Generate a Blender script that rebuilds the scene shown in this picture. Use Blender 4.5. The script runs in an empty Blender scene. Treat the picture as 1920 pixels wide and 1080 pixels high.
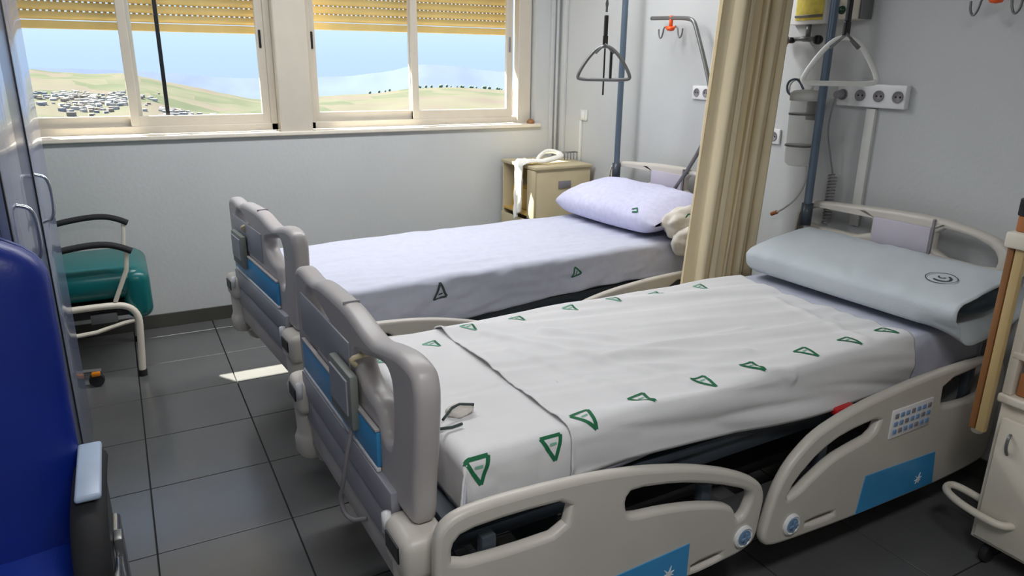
import bpy, bmesh, math, random
from mathutils import Vector, Matrix, Euler, noise
C = bpy.context.scene.collection
random.seed(7)
R = math.radians
PI = math.pi

# ------------------------------------------------------------ camera, world, sun, lights, exposure
cam_d = bpy.data.cameras.new('camera')
cam = bpy.data.objects.new('camera', cam_d)
C.objects.link(cam)
cam_d.sensor_width = 36
cam_d.lens = 1359.72 / 1920 * 36
cam_d.clip_start = .05
cam_d.clip_end = 5000
CAMP = Vector((-2.9439, -4.7641, 1.6129))
_p, _y, _r = R(17.4217), R(28.3525), R(.7236)
_F = Vector((math.sin(_y)*math.cos(_p), math.cos(_y)*math.cos(_p), -math.sin(_p)))
_R0 = Vector((math.cos(_y), -math.sin(_y), 0))
_U0 = _R0.cross(_F)
_R = _R0*math.cos(_r) + _U0*math.sin(_r)
_U = -_R0*math.sin(_r) + _U0*math.cos(_r)
cam.matrix_world = Matrix(((_R.x, _U.x, -_F.x, CAMP.x), (_R.y, _U.y, -_F.y, CAMP.y), (_R.z, _U.z, -_F.z, CAMP.z), (0, 0, 0, 1)))
bpy.context.scene.camera = cam
vs = bpy.context.scene.view_settings
vs.view_transform = 'Standard'
vs.look = 'None'
vs.gamma = 1
vs.use_curve_mapping = False
vs.exposure = 0.0

world = bpy.data.worlds.new('sky')
bpy.context.scene.world = world
world.use_nodes = True
wn = world.node_tree
bg = wn.nodes['Background']
tc = wn.nodes.new('ShaderNodeTexCoord')
sep = wn.nodes.new('ShaderNodeSeparateXYZ')
wn.links.new(tc.outputs['Generated'], sep.inputs[0])
cr = wn.nodes.new('ShaderNodeValToRGB')
mr = wn.nodes.new('ShaderNodeMapRange')
mr.inputs['From Min'].default_value = -.3
mr.inputs['From Max'].default_value = .8
wn.links.new(sep.outputs['Z'], mr.inputs['Value'])
wn.links.new(mr.outputs[0], cr.inputs[0])
e = cr.color_ramp.elements
e[0].position = 0; e[0].color = (.50, .66, .93, 1)
e[1].position = 1; e[1].color = (.38, .58, .95, 1)
for pos, col in ((.23, (.50, .65, .93, 1)), (.275, (.54, .71, .97, 1)), (.31, (.62, .80, 1, 1)), (.45, (.50, .70, 1, 1))):
    k = e.new(pos); k.color = col
wn.links.new(cr.outputs[0], bg.inputs['Color'])
bg.inputs['Strength'].default_value = 1.2

SUN_DIR = Vector((.65, -1, -1.3)).normalized()
sd = bpy.data.lights.new('sun', 'SUN')
sd.energy = 40
sd.angle = R(.5)
sd.color = (1, .93, .78)
sun = bpy.data.objects.new('sun', sd)
sun.rotation_euler = SUN_DIR.to_track_quat('-Z', 'Y').to_euler()
sun.location = (-6, 8, 9)
C.objects.link(sun)

def area(name, loc, sx, sy, power, col):
    a = bpy.data.lights.new(name, 'AREA')
    a.shape = 'RECTANGLE'; a.size = sx; a.size_y = sy; a.energy = power; a.color = col
    o = bpy.data.objects.new(name, a); o.location = loc
    C.objects.link(o)
    return o
# fill luminaires added out of view to brighten the room (their housings are built with the ceiling)
FILL_LUM = [((-1.75, -1.30, 2.66), 2.8, .32, 52), ((-2.5, -4.75, 2.66), 1.2, .3, 30)]
for i, (l, a, b, w) in enumerate(FILL_LUM):
    area('added_fill_lamp', (l[0], l[1], l[2]-.03), a, b, w, (.97, .98, 1))

# ------------------------------------------------------------ materials
def lin(c):
    return tuple(((v/255)/12.92 if v/255 <= .04045 else ((v/255+.055)/1.055)**2.4) for v in c)
def mat(name, rgb, rough=.5, metal=0, var=.06, scale=8, bump=0, bscale=60, spec=.5, coat=0, trans=0, sub=0, stretch=(1, 1, 1), rvar=0):
    m = bpy.data.materials.new(name)
    m.use_nodes = True
    nt = m.node_tree; b = nt.nodes['Principled BSDF']
    base = lin(rgb)
    t = nt.nodes.new('ShaderNodeTexCoord')
    mp = nt.nodes.new('ShaderNodeMapping'); mp.inputs['Scale'].default_value = stretch
    nt.links.new(t.outputs['Object'], mp.inputs[0])
    n = nt.nodes.new('ShaderNodeTexNoise'); n.inputs['Scale'].default_value = scale; n.inputs['Detail'].default_value = 4
    nt.links.new(mp.outputs[0], n.inputs['Vector'])
    r = nt.nodes.new('ShaderNodeValToRGB')
    r.color_ramp.elements[0].position = .3; r.color_ramp.elements[1].position = .7
    r.color_ramp.elements[0].color = tuple(max(0, v*(1-var)) for v in base)+(1,)
    r.color_ramp.elements[1].color = tuple(min(1, v*(1+var)) for v in base)+(1,)
    nt.links.new(n.outputs['Fac'], r.inputs[0])
    nt.links.new(r.outputs[0], b.inputs['Base Color'])
    b.inputs['Roughness'].default_value = rough
    if rvar:
        q = nt.nodes.new('ShaderNodeMapRange')
        q.inputs['To Min'].default_value = rough-rvar; q.inputs['To Max'].default_value = rough+rvar
        nt.links.new(n.outputs['Fac'], q.inputs['Value']); nt.links.new(q.outputs[0], b.inputs['Roughness'])
    b.inputs['Metallic'].default_value = metal
    b.inputs['Specular IOR Level'].default_value = spec
    b.inputs['Coat Weight'].default_value = coat
    b.inputs['Transmission Weight'].default_value = trans
    if bump:
        n2 = nt.nodes.new('ShaderNodeTexNoise'); n2.inputs['Scale'].default_value = bscale; n2.inputs['Detail'].default_value = 3
        nt.links.new(mp.outputs[0], n2.inputs['Vector'])
        bp = nt.nodes.new('ShaderNodeBump'); bp.inputs['Strength'].default_value = bump; bp.inputs['Distance'].default_value = .004
        nt.links.new(n2.outputs['Fac'], bp.inputs['Height']); nt.links.new(bp.outputs[0], b.inputs['Normal'])
    return m
def glassmat(name, col, rough=0, alpha=.12):
    m = bpy.data.materials.new(name); m.use_nodes = True
    nt = m.node_tree; nt.nodes.remove(nt.nodes['Principled BSDF'])
    out = nt.nodes['Material Output']
    tr = nt.nodes.new('ShaderNodeBsdfTransparent'); tr.inputs[0].default_value = col+(1,)
    gl = nt.nodes.new('ShaderNodeBsdfGlossy'); gl.inputs['Roughness'].default_value = rough
    lw = nt.nodes.new('ShaderNodeLayerWeight'); lw.inputs[0].default_value = .12
    fr = nt.nodes.new('ShaderNodeMath'); fr.operation = 'MULTIPLY'; fr.inputs[1].default_value = .12; nt.links.new(lw.outputs['Facing'], fr.inputs[0])
    mx = nt.nodes.new('ShaderNodeMixShader')
    nt.links.new(fr.outputs[0], mx.inputs[0]); nt.links.new(tr.outputs[0], mx.inputs[1]); nt.links.new(gl.outputs[0], mx.inputs[2])
    nt.links.new(mx.outputs[0], out.inputs[0])
    return m

M = dict(
    wall=mat('wall_paint', (192, 194, 194), .7, var=.02, scale=3, bump=.25, bscale=45),
    wall2=mat('wall_paint_back', (150, 150, 146), .7, var=.02, scale=3),
    ceil=mat('ceiling_paint', (206, 206, 202), .8, var=.02),
    tile=mat('floor_tile', (92, 92, 92), .22, var=.07, scale=3, bump=.03, bscale=25, rvar=.04, spec=1.0),
    grout=mat('grout', (45, 45, 46), .9),
    skirt=mat('skirting_tile', (70, 70, 64), .4),
    alu=mat('white_window_frame', (198, 190, 176), .35, var=.03),
    sill=mat('sill_marble', (222, 214, 200), .35, var=.06, scale=12),
    slat=mat('shutter_slat', (212, 180, 112), .5, var=.06),
    slatd=mat('shutter_joint', (170, 130, 70), .6),
    black=mat('black_plastic', (22, 22, 24), .35),
    rubber=mat('rubber', (30, 30, 32), .8),
    dark=mat('dark_frame_paint', (58, 66, 74), .4, var=.1),
    mattress=mat('mattress_cover', (46, 62, 74), .5),
    shell=mat('bed_shell_plastic', (178, 172, 170), .38, var=.03),
    shell2=mat('bed_cream_plastic', (200, 194, 184), .38, var=.03),
    panelgrey=mat('bed_grey_panel', (150, 150, 158), .4, var=.04),
    headpanel=mat('headboard_insert', (192, 186, 198), .45, var=.03),
    blue=mat('blue_decal', (62, 146, 200), .35, var=.05),
    bluekey=mat('key_blue', (120, 150, 190), .4),
    knobblue=mat('knob_grey_blue', (120, 150, 180), .3),
    white=mat('white_plastic', (228, 228, 228), .35, var=.02),
    cream=mat('cream_enamel', (222, 214, 198), .4, var=.03),
    sheet=mat('white_sheet', (224, 223, 223), .85, var=.02, bump=.12, bscale=400),
    sheetb=mat('bluish_sheet', (196, 199, 214), .85, var=.03, scale=30, bump=.15, bscale=300),
    pillow=mat('pillowcase_grey_green', (196, 204, 208), .85, var=.03, scale=6, bump=.2, bscale=120),
    pillowb=mat('pillowcase_lilac', (206, 206, 232), .85, var=.06, scale=40, bump=.3, bscale=90),
    bag=mat('cream_gauze', (216, 210, 200), .7, var=.06, scale=20, bump=.4, bscale=60),
    green=mat('green_print', (22, 104, 66), .8, var=.1),
    greenp=mat('pale_green_print', (120, 176, 150), .8, var=.1),
    inkd=mat('dark_print', (60, 72, 70), .8),
    chrome=mat('chrome', (200, 204, 210), .18, metal=1, var=.02),
    pole=mat('grey_blue_pole', (96, 110, 126), .3, metal=.4, var=.05),
    greym=mat('grey_metal', (120, 120, 120), .35, metal=.5),
    orange=mat('orange_plastic', (232, 92, 36), .35),
    brownp=mat('amber_glass_knob', (200, 120, 30), .2),
    red=mat('red_plastic', (190, 30, 34), .4),
    yellow=mat('yellow_label', (226, 208, 96), .5, var=.15, scale=30),
    curtain=mat('curtain_cloth', (236, 220, 184), .85, var=.03, bump=.15, bscale=300),
    lamin=mat('blue_grey_laminate', (112, 122, 150), .2, var=.02, coat=.3),
    gap=mat('dark_edge', (18, 20, 30), .4),
    navy=mat('navy_vinyl', (12, 40, 132), .38, var=.06, bump=.1, bscale=120),
    navys=mat('navy_vinyl_seat', (26, 60, 168), .36, var=.06, bump=.1, bscale=120),
    teal=mat('teal_vinyl', (10, 98, 98), .28, var=.05, bump=.08, bscale=120),
    armsheen=mat('painted_arm_sheen', (168, 184, 205), .35),  # pale tone of reflected window light, put into the colour
    tan=mat('tan_laminate', (196, 182, 148), .4, var=.04),
    tanlit=mat('tan_sunlit', (196, 160, 84), .5, var=.06),  # yellower copy of the tan, sunlight put into the colour
    brown=mat('brown_edge', (142, 96, 56), .4, var=.08),
    tanedge=mat('tan_edge', (192, 166, 116), .4, var=.05),
    wood=mat('cardboard_brown', (176, 112, 66), .7, var=.08),
    switch=mat('switch_plastic', (214, 214, 208), .4),
    sock=mat('socket_grey', (132, 128, 132), .5),
    towel=mat('white_cloth', (240, 238, 230), .9, var=.03, bump=.3, bscale=120),
    greybox=mat('dark_grey_plastic', (122, 126, 120), .5),
    clear=glassmat('window_glass', (.97, .99, 1)),
    jar=mat('clear_jar_plastic', (214, 216, 208), .25, trans=.75, var=.02),
    lamp=None,
)
lm = bpy.data.materials.new('fill_lamp_diffuser'); lm.use_nodes = True  # glow of the added fill luminaires
lm.node_tree.nodes['Principled BSDF'].inputs['Emission Color'].default_value = (1, 1, 1, 1)
lm.node_tree.nodes['Principled BSDF'].inputs['Emission Strength'].default_value = 2
M['lamp'] = lm

_nt = M['tile'].node_tree
_g = _nt.nodes.new('ShaderNodeNewGeometry')
for _l in list(_nt.links):
    if _l.to_node.type == 'MAPPING': _nt.links.new(_g.outputs['Position'], _l.to_socket)
def clearplastic(name, col, fac):
    m = bpy.data.materials.new(name); m.use_nodes = True
    nt = m.node_tree; b = nt.nodes['Principled BSDF']; b.inputs['Base Color'].default_value = lin(col)+(1,); b.inputs['Roughness'].default_value = .2
    tr = nt.nodes.new('ShaderNodeBsdfTransparent'); mx = nt.nodes.new('ShaderNodeMixShader'); mx.inputs[0].default_value = fac
    nt.links.new(tr.outputs[0], mx.inputs[1]); nt.links.new(b.outputs[0], mx.inputs[2]); nt.links.new(mx.outputs[0], nt.nodes['Material Output'].inputs[0])
    return m
M['jar'] = clearplastic('clear_jar_plastic', (222, 222, 214), .32)
# ------------------------------------------------------------ helpers
def meta(o, label=None, cat=None, group=None, kind=None):
    if label: o['label'] = label
    if cat: o['category'] = cat
    if group: o['group'] = group
    if kind: o['kind'] = kind
    return o
def empty(name, loc=(0, 0, 0), rz=0, label=None, cat=None, group=None):
    o = bpy.data.objects.new(name, None); C.objects.link(o)
    o.location = loc; o.rotation_euler = (0, 0, rz); o.empty_display_size = .1
    return meta(o, label, cat, group)
def link(name, me, mats, parent=None, smooth=False, label=None):
    o = bpy.data.objects.new(name, me); C.objects.link(o)
    if not isinstance(mats, (list, tuple)): mats = [mats]
    for m in mats: me.materials.append(m)
    if parent: o.parent = parent
    if smooth:
        for p in me.polygons: p.use_smooth = True
    if label: o['label'] = label
    return o
def smooth_by_angle(me, ang=40):
    for p in me.polygons: p.use_smooth = True
    bm = bmesh.new(); bm.from_mesh(me)
    for ed in bm.edges:
        if len(ed.link_faces) == 2 and ed.calc_face_angle(0) > R(ang): ed.smooth = False
    bm.to_mesh(me); bm.free()
class MB:
    def __init__(s): s.bm = bmesh.new()
    def _setmi(s, faces, mi):
        for f in faces: f.material_index = mi
    def box(s, c, size, bev=0, rot=None, mi=0, seg=2):
        r = bmesh.ops.create_cube(s.bm, size=1)
        vs_ = r['verts']
        bmesh.ops.scale(s.bm, vec=size, verts=vs_)
        if bev:
            es = list({ed for v in vs_ for ed in v.link_edges})
            rr = bmesh.ops.bevel(s.bm, geom=es, offset=min(bev, min(size)*.49), segments=seg, affect='EDGES', profile=.5)
            vs_ = list({v for f in rr['faces'] for v in f.verts} | {v for v in vs_ if v.is_valid})
        fs = {f for v in vs_ for f in v.link_faces}
        s._setmi(fs, mi)
        if rot is not None:
            bmesh.ops.transform(s.bm, matrix=rot.to_4x4(), verts=vs_)
        bmesh.ops.translate(s.bm, vec=c, verts=vs_)
        return s
    def tube(s, pts, r, seg=10, cap=True, mi=0, sm=0, closed=False, flat=1):
        pts = [Vector(p) for p in pts]
        for _ in range(sm):
            q = [] if closed else [pts[0]]
            n = len(pts)
            for i in range(n if closed else n-1):
                a, b = pts[i], pts[(i+1) % n]
                q += [a*.75+b*.25, a*.25+b*.75]
            if not closed: q.append(pts[-1])
            pts = q
        rs = r if isinstance(r, (list, tuple)) else [r]*len(pts)
        if len(rs) != len(pts): rs = [rs[min(len(rs)-1, int(i*len(rs)/len(pts)))] for i in range(len(pts))]
        n = len(pts); rings = []; prev = None
        for i in range(n):
            if closed: t = pts[(i+1) % n]-pts[i-1]
            else: t = pts[min(i+1, n-1)]-pts[max(i-1, 0)]
            t = t.normalized() if t.length > 1e-9 else Vector((0, 0, 1))
            if prev is None:
                up = Vector((0, 0, 1)) if abs(t.z) < .9 else Vector((1, 0, 0))
                a = t.cross(up).normalized()
            else:
                a = (prev - t*prev.dot(t))
                a = a.normalized() if a.length > 1e-6 else t.orthogonal().normalized()
            b = t.cross(a).normalized(); prev = a
            rings.append([s.bm.verts.new(pts[i]+(a*math.cos(2*PI*k/seg)+b*math.sin(2*PI*k/seg)*flat)*rs[i]) for k in range(seg)])
        for i in range(n if closed else n-1):
            A, B = rings[i], rings[(i+1) % n]
            for k in range(seg):
                f = s.bm.faces.new((A[k], A[(k+1) % seg], B[(k+1) % seg], B[k])); f.material_index = mi; f.smooth = True
        if cap and not closed:
            f = s.bm.faces.new(rings[0][::-1]); f.material_index = mi
            f = s.bm.faces.new(rings[-1]); f.material_index = mi
        return s
    def cyl(s, a, b, r, seg=20, mi=0, r2=None):
        return s.tube([a, b], [r, r2 if r2 is not None else r], seg, mi=mi)
    def lathe(s, prof, c=(0, 0, 0), seg=24, mi=0, axis='Z'):
        rings = []
        for (r, z) in prof:
            ring = []
            for k in range(seg):
                x, y = r*math.cos(2*PI*k/seg), r*math.sin(2*PI*k/seg)
                p = {'Z': (x, y, z), 'X': (z, x, y), 'Y': (y, z, x)}[axis]
                ring.append(s.bm.verts.new(Vector(p)+Vector(c)))
            rings.append(ring)
        for i in range(len(rings)-1):
            for k in range(seg):
                f = s.bm.faces.new((rings[i][k], rings[i][(k+1) % seg], rings[i+1][(k+1) % seg], rings[i+1][k])); f.material_index = mi; f.smooth = True
        if prof[0][0] > 1e-5: s.bm.faces.new(rings[0][::-1]).material_index = mi
        if prof[-1][0] > 1e-5: s.bm.faces.new(rings[-1]).material_index = mi
        return s
    def grid(s, fn, nu, nv, mi=0, flip=False):
        vv = [[s.bm.verts.new(fn(i/nu, j/nv)) for j in range(nv+1)] for i in range(nu+1)]
        for i in range(nu):
            for j in range(nv):
                q = (vv[i][j], vv[i+1][j], vv[i+1][j+1], vv[i][j+1])
                f = s.bm.faces.new(q[::-1] if flip else q); f.material_index = mi; f.smooth = True
        return s
    def build(s, name, mats, parent=None, smooth=None, label=None, weld=0):
        if weld: bmesh.ops.remove_doubles(s.bm, verts=s.bm.verts, dist=weld)
        bmesh.ops.recalc_face_normals(s.bm, faces=s.bm.faces)
        me = bpy.data.meshes.new(name); s.bm.to_mesh(me); s.bm.free()
        o = link(name, me, mats, parent, False, label)
        if smooth: smooth_by_angle(me, smooth)
        return o
def smoothpoly(pts, n=2):
    for _ in range(n):
        q = []
        for i in range(len(pts)):
            a, b = pts[i], pts[(i+1) % len(pts)]
            q += [(a[0]*.78+b[0]*.22, a[1]*.78+b[1]*.22), (a[0]*.22+b[0]*.78, a[1]*.22+b[1]*.78)]
        pts = q
    return pts
def panel(name, outer, holes, thick, bev, plane, pos, mats, parent=None, sm=2, hsm=2, label=None):
    """flat shaped plate with real holes; plane 'yz' or 'xz', centred on pos"""
    cu = bpy.data.curves.new('tmp', 'CURVE'); cu.dimensions = '2D'; cu.fill_mode = 'BOTH'
    cu.extrude = max(thick/2-bev, .0005); cu.bevel_depth = bev; cu.bevel_resolution = 3; cu.offset = -bev
    for k, pl in enumerate([outer]+list(holes)):
        pl = smoothpoly(pl, sm if k == 0 else hsm)
        sp = cu.splines.new('POLY'); sp.points.add(len(pl)-1)
        for p, q in zip(sp.points, pl): p.co = (q[0], q[1], 0, 1)
        sp.use_cyclic_u = True
    ob = bpy.data.objects.new('tmp', cu); C.objects.link(ob)
    dg = bpy.context.evaluated_depsgraph_get(); dg.update()
    me = bpy.data.meshes.new_from_object(ob.evaluated_get(dg))
    bpy.data.objects.remove(ob); bpy.data.curves.remove(cu)
    for v in me.vertices:
        x, y, z = v.co
        v.co = (pos+z, x, y) if plane == 'yz' else ((x, pos-z, y) if plane == 'xz' else (x, y, pos+z))
    me.name = name
    me.materials.clear()
    o = link(name, me, mats, parent, False, label)
    for p in me.polygons: p.material_index = 0
    smooth_by_angle(me, 35)
    return o
def copy_tree(o, parent=None):
    c = o.copy(); C.objects.link(c); c.parent = parent
    for ch in list(o.children): copy_tree(ch, c)
    return c
def struct(name, mb, m, parent=None):
    o = mb.build(name, m, parent)
    o['kind'] = 'structure'
    return o
def fbm(x, y, z=0, s=1): return noise.noise(Vector((x*s, y*s, z*s)))

# ------------------------------------------------------------ the room
XL, XR, YB, YF, H = -3.85, 0, -6.3, 0, 2.72
fl = struct('floor', MB().box(((XL+XR)/2, (YB+YF)/2, -.06), (XR-XL+.4, YF-YB+.6, .10)), M['grout'])
fl['label'] = 'dark grey floor'
TX, TY, TS, TSY = -3.008, -1.934, .449, .4394
tm = None
ix = range(-2, 7)
for i in ix:
    for j in range(-10, 5):
        x0 = max(TX+i*TS, XL); x1 = min(TX+(i+1)*TS, XR); y0 = max(TY+j*TSY, YB); y1 = min(TY+(j+1)*TSY, YF)
        if x1-x0 < .03 or y1-y0 < .03: continue
        full = abs(x1-x0-TS) < 1e-4 and abs(y1-y0-TSY) < 1e-4
        if full and tm:
            o = bpy.data.objects.new('tile', tm); C.objects.link(o); o.parent = fl
        else:
            o = MB().box((0, 0, -.006), (x1-x0-.005, y1-y0-.005, .012), bev=.0012, seg=1).build('tile', M['tile'], fl)
            if full: tm = o.data
        o.location = ((x0+x1)/2, (y0+y1)/2, 0)
struct('ceiling', MB().box(((XL+XR)/2, (YB+YF)/2, H+.05), (XR-XL+.4, YF-YB+.6, .1)), M['ceil'])
struct('wall_head', MB().box((.1, (YB+YF)/2, H/2), (.2, YF-YB+.6, H)), M['wall'])
struct('wall_left', MB().box((XL-.1, (YB+YF)/2, H/2), (.2, YF-YB+.6, H)), M['wall'])
struct('wall_back', MB().box(((XL+XR)/2, YB-.1, H/2), (XR-XL, .2, H)), M['wall2'])
WT = .34     # window wall thickness
wl, wr, wb, wt = -3.46, -.20, 1.15, 2.42
for c, z_ in ((((XL+XR)/2, WT/2, wb/2), (XR-XL, WT, wb)), (((XL+XR)/2, WT/2, (wt+H)/2), (XR-XL, WT, H-wt)),
              (((XL+wl)/2, WT/2, (wb+wt)/2), (wl-XL, WT, wt-wb)), (((wr+XR)/2, WT/2, (wb+wt)/2), (XR-wr, WT, wt-wb))):
    struct('wall_window', MB().box(c, z_), M['wall'])
struct('baseboard_window', MB().box(((XL+XR)/2, -.006, .043), (XR-XL, .012, .086), bev=.002), M['skirt'])
struct('baseboard_head', MB().box((-.006, (YB+YF)/2, .043), (.012, YF-YB, .086), bev=.002), M['skirt'])
struct('trim_sill', MB().box(((wl+wr)/2+.01, .035, wb+.008), (wr-wl+.06, .12, .026), bev=.006), M['sill'])
# corner trunking: two thin vertical conduits with a flat cover
t = MB(); t.box((-.072, -.012, 1.45), (.028, .024, 2.5), bev=.004); struct('trim_1', t, M['wall'])
t = MB(); t.cyl((-.030, -.016, .2), (-.030, -.016, 2.7), .012, 10); struct('trim_2', t, M['wall'])
t = MB(); t.box((-.012, -.085, 1.45), (.022, .05, 2.5), bev=.003); struct('trim_3', t, M['wall'])

# windows
FY = .10
def window(name, x0, x1, zs, xm, sashes, handles, dark=None):
    root = empty(name, ((x0+x1)/2, FY, wb)); root['kind'] = 'structure'
    root['label'] = 'white sliding window'
    ox = (x0+x1)/2
    def P(m, nm, mt, par=root, lb=None):
        o = m.build(nm, mt, par, label=lb); 
        if par is root:
            for v in o.data.vertices: v.co -= Vector((ox, FY, wb))
        return o
    fr = MB(); zt = wt
    zb = wb+.024
    fr.box(((x0+x1)/2, FY+.03, zb+.022), (x1-x0, .10, .044), bev=.004)
    fr.box(((x0+x1)/2, FY+.03, zt-.02), (x1-x0, .10, .04), bev=.004)
    fr.box((x0+.02, FY+.03, (zb+zt)/2), (.04, .10, zt-zb), bev=.004)
    fr.box((x1-.02, FY+.03, (zb+zt)/2), (.04, .10, zt-zb), bev=.004)
    P(fr, 'outer_frame', M['alu'])
    for k, (a, b) in enumerate(sashes):
        y = FY+(.0 if k == 1 else .035)
        s = MB(); z0, z1 = zb+.040, zt-.035; sw = .048
        s.box(((a+b)/2, y, z0+.031), (b-a, .028, .062), bev=.004)
        s.box(((a+b)/2, y, z1-.03), (b-a, .028, .06), bev=.004)
        s.box((a+sw/2, y, (z0+z1)/2), (sw, .030, z1-z0), bev=.004)
        s.box((b-sw/2, y, (z0+z1)/2), (sw, .030, z1-z0), bev=.004)
        so = P(s, 'sash', M['alu'])
        g = MB(); g.box(((a+b)/2, y, (z0+z1)/2), (b-a-.08, .006, z1-z0-.10)); go = g.build('pane', M['clear'], so)
        for v in go.data.vertices: v.co -= Vector((ox, FY, wb))
        for (hx, hk, col) in handles:
            if hk == k:
                h = MB(); h.box((hx, y-.018, 1.72), (.014, .012, .105), bev=.004)
                ho = h.build('sash_latch', M[col], so)
                for v in ho.data.vertices: v.co -= Vector((ox, FY, wb))
    if dark:
        P(MB().box((dark, FY+.052, (zb+zt)/2), (.022, .02, zt-zb-.1), bev=.002), 'black_stile', M['black'])
    return root
window('window_1', -3.46, -2.03, 0, 0, [(-3.42, -2.79), (-2.86, -2.07)], [(-2.098, 1, 'black')], dark=-2.655)
window('window_2', -1.83, -.22, 0, 0, [(-1.80, -1.075), (-1.12, -.345)], [(-1.775, 0, 'black'), (-.372, 1, 'sock')])
t = MB(); t.box((-1.93, .10, (wb+wt)/2), (.20, .20, wt-wb), bev=.004)
t.box((-2.012, -.0+.012, (wb+wt)/2), (.03, .03, wt-wb-.02), bev=.004); struct('trim_4', t, M['alu'])
t = MB(); t.box((-.262, .09, (wb+wt)/2), (.10, .08, wt-wb-.01), bev=.004); struct('trim_5', t, M['alu'])
st = MB(); st.lathe([(0, 0), (.028, .002), (.03, .012), (.018, .03), (0, .034)], (-.235, -.0, wb+.0205), 12)
meta(st.build('stain_lump', M['brown'], smooth=60), 'small brown smudge in the right corner of the window sill', 'smudge')

# roller shutters: individual slats
def shutter(x0, x1, zb, label):
    r = empty('roller_shutter', ((x0+x1)/2, .30, zb), 0, label, 'shutter')
    r['group'] = 'beige roller shutters outside the windows'
    wdt = x1-x0
    base = MB().box((0, 0, 0), (wdt, .014, .045), bev=.004).build('bottom_bar', M['slat'], r); base.location = (0, 0, .0225)
    prof = MB()
    prof.grid(lambda u, v: Vector(((v-.5)*wdt, -.0085*math.sin(PI*u)-.002, (u-.5)*.044)), 8, 1)
    prof.grid(lambda u, v: Vector(((v-.5)*wdt, .003, (u-.5)*.044)), 1, 1)
    s0 = prof.build('slat', M['slat'], r)
    jb = MB(); n = int(wdt/.03)
    for k in range(n):
        jb.box((-wdt/2+(k+.5)*wdt/n, 0, 0), (.018, .006, .0075))
    j0 = jb.build('slot_strip', M['slatd'], r); j0['kind'] = 'stuff'
    z = .050
    for k in range(13):
        if k: s = bpy.data.objects.new('slat', s0.data); C.objects.link(s); s.parent = r
        else: s = s0
        s.location = (0, 0, z+.022)
        if k: j = bpy.data.objects.new('slot_strip', j0.data); C.objects.link(j); j.parent = r; j['kind'] = 'stuff'
        else: j = j0
        j.location = (0, 0, z+.0475)
        z += .051
    return r
shutter(-3.44, -2.05, 1.752, 'beige slatted roller shutter half lowered over the left window')
shutter(-1.82, -.24, 1.79, 'beige slatted roller shutter half lowered over the right window')

# bodies of the added fill luminaires
for i, (l, a, b, wv) in enumerate(FILL_LUM):
    r = empty('added_fill_light', (l[0], l[1], H), 0, 'long added fill luminaire ' + ('near the window wall' if i == 0 else 'over the foot of the room'), 'lamp')
    MB().box((0, 0, -.02), (a+.06, b+.06, .04), bev=.006).build('housing', M['white'], r)
    MB().box((0, 0, -.044), (a, b, .008), bev=.002).build('diffuser', M['lamp'], r)

# ------------------------------------------------------------ outside: hills, town, far mountains
def outcam(az, el, d):
    a = R(az)
    return Vector((CAMP.x+d*math.sin(a), CAMP.y+d*math.cos(a), CAMP.z+d*math.tan(R(el))))
RID = [(-40, -.9), (-12, -.7), (-4.2, -.91), (-1.6, -1.17), (1.2, -1.13), (3.8, -1.75), (6.5, -2.3), (8.9, -2.86), (11, -3.0), (13.8, -2.68), (17.7, -2.48), (20.5, -2.08), (23.7, -1.97), (27.5, -2.13), (34, -2.0), (60, -1.6)]
def ridge(az):
    for (a, b), (c, d) in zip(RID, RID[1:]):
        if a <= az <= c: return b+(d-b)*(az-a)/(c-a)
    return RID[0][1] if az < RID[0][0] else RID[-1][1]
def hill(u, v):
    az = -40+100*u
    d0, d1 = 60, 900
    d = d0+(d1-d0)*v
    e1 = ridge(az)+.06*fbm(az*.8, 3)
    z1 = 800*math.tan(R(e1)); z0 = 260*math.tan(R(-6.2))
    k = max(0, min(1, (d-260)/540))
    z = z0+(z1-z0)*(k**.85)+2.2*fbm(az*.25, d*.008, 5)*math.sin(PI*min(1, k))
    if d > 800: z = z1-(d-800)*.25
    p = outcam(az, 0, d); p.z = CAMP.z+z
    return p
fm = bpy.data.materials.new('hill_fields'); fm.use_nodes = True
nt = fm.node_tree; b = nt.nodes['Principled BSDF']; b.inputs['Roughness'].default_value = 1; b.inputs['Specular IOR Level'].default_value = 0
t1 = nt.nodes.new('ShaderNodeTexCoord'); vo = nt.nodes.new('ShaderNodeTexVoronoi'); vo.inputs['Scale'].default_value = .035
mp = nt.nodes.new('ShaderNodeMapping'); mp.inputs['Scale'].default_value = (1, .45, .3)
nz = nt.nodes.new('ShaderNodeTexNoise'); nz.inputs['Scale'].default_value = .03; nz.inputs['Detail'].default_value = 6
mixv = nt.nodes.new('ShaderNodeMixRGB'); mixv.inputs[0].default_value = .5
nt.links.new(t1.outputs['Object'], mp.inputs[0]); nt.links.new(mp.outputs[0], vo.inputs['Vector']); nt.links.new(mp.outputs[0], nz.inputs['Vector'])
sp = nt.nodes.new('ShaderNodeSeparateColor'); nt.links.new(vo.outputs['Color'], sp.inputs[0])
rp = nt.nodes.new('ShaderNodeValToRGB'); rp.color_ramp.interpolation = 'LINEAR'
el = rp.color_ramp.elements
el[0].position = 0; el[0].color = (.050, .058, .044, 1); el[1].position = 1; el[1].color = (.100, .088, .078, 1)
for ps, cc in ((.3, (.070, .080, .056, 1)), (.5, (.094, .092, .072, 1)), (.75, (.094, .082, .074, 1))):
    q = el.new(ps); q.color = cc
nt.links.new(sp.outputs[0], mixv.inputs[1]); nt.links.new(nz.outputs['Fac'], mixv.inputs[2]); nt.links.new(mixv.outputs[0], rp.inputs[0]); nt.links.new(rp.outputs[0], b.inputs['Base Color'])
hb = MB(); hb.grid(hill, 200, 80); ho = hb.build('hillside', fm); meta(ho, 'pale green and tan hills with fields seen beyond the windows', 'hill', kind='structure')
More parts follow.
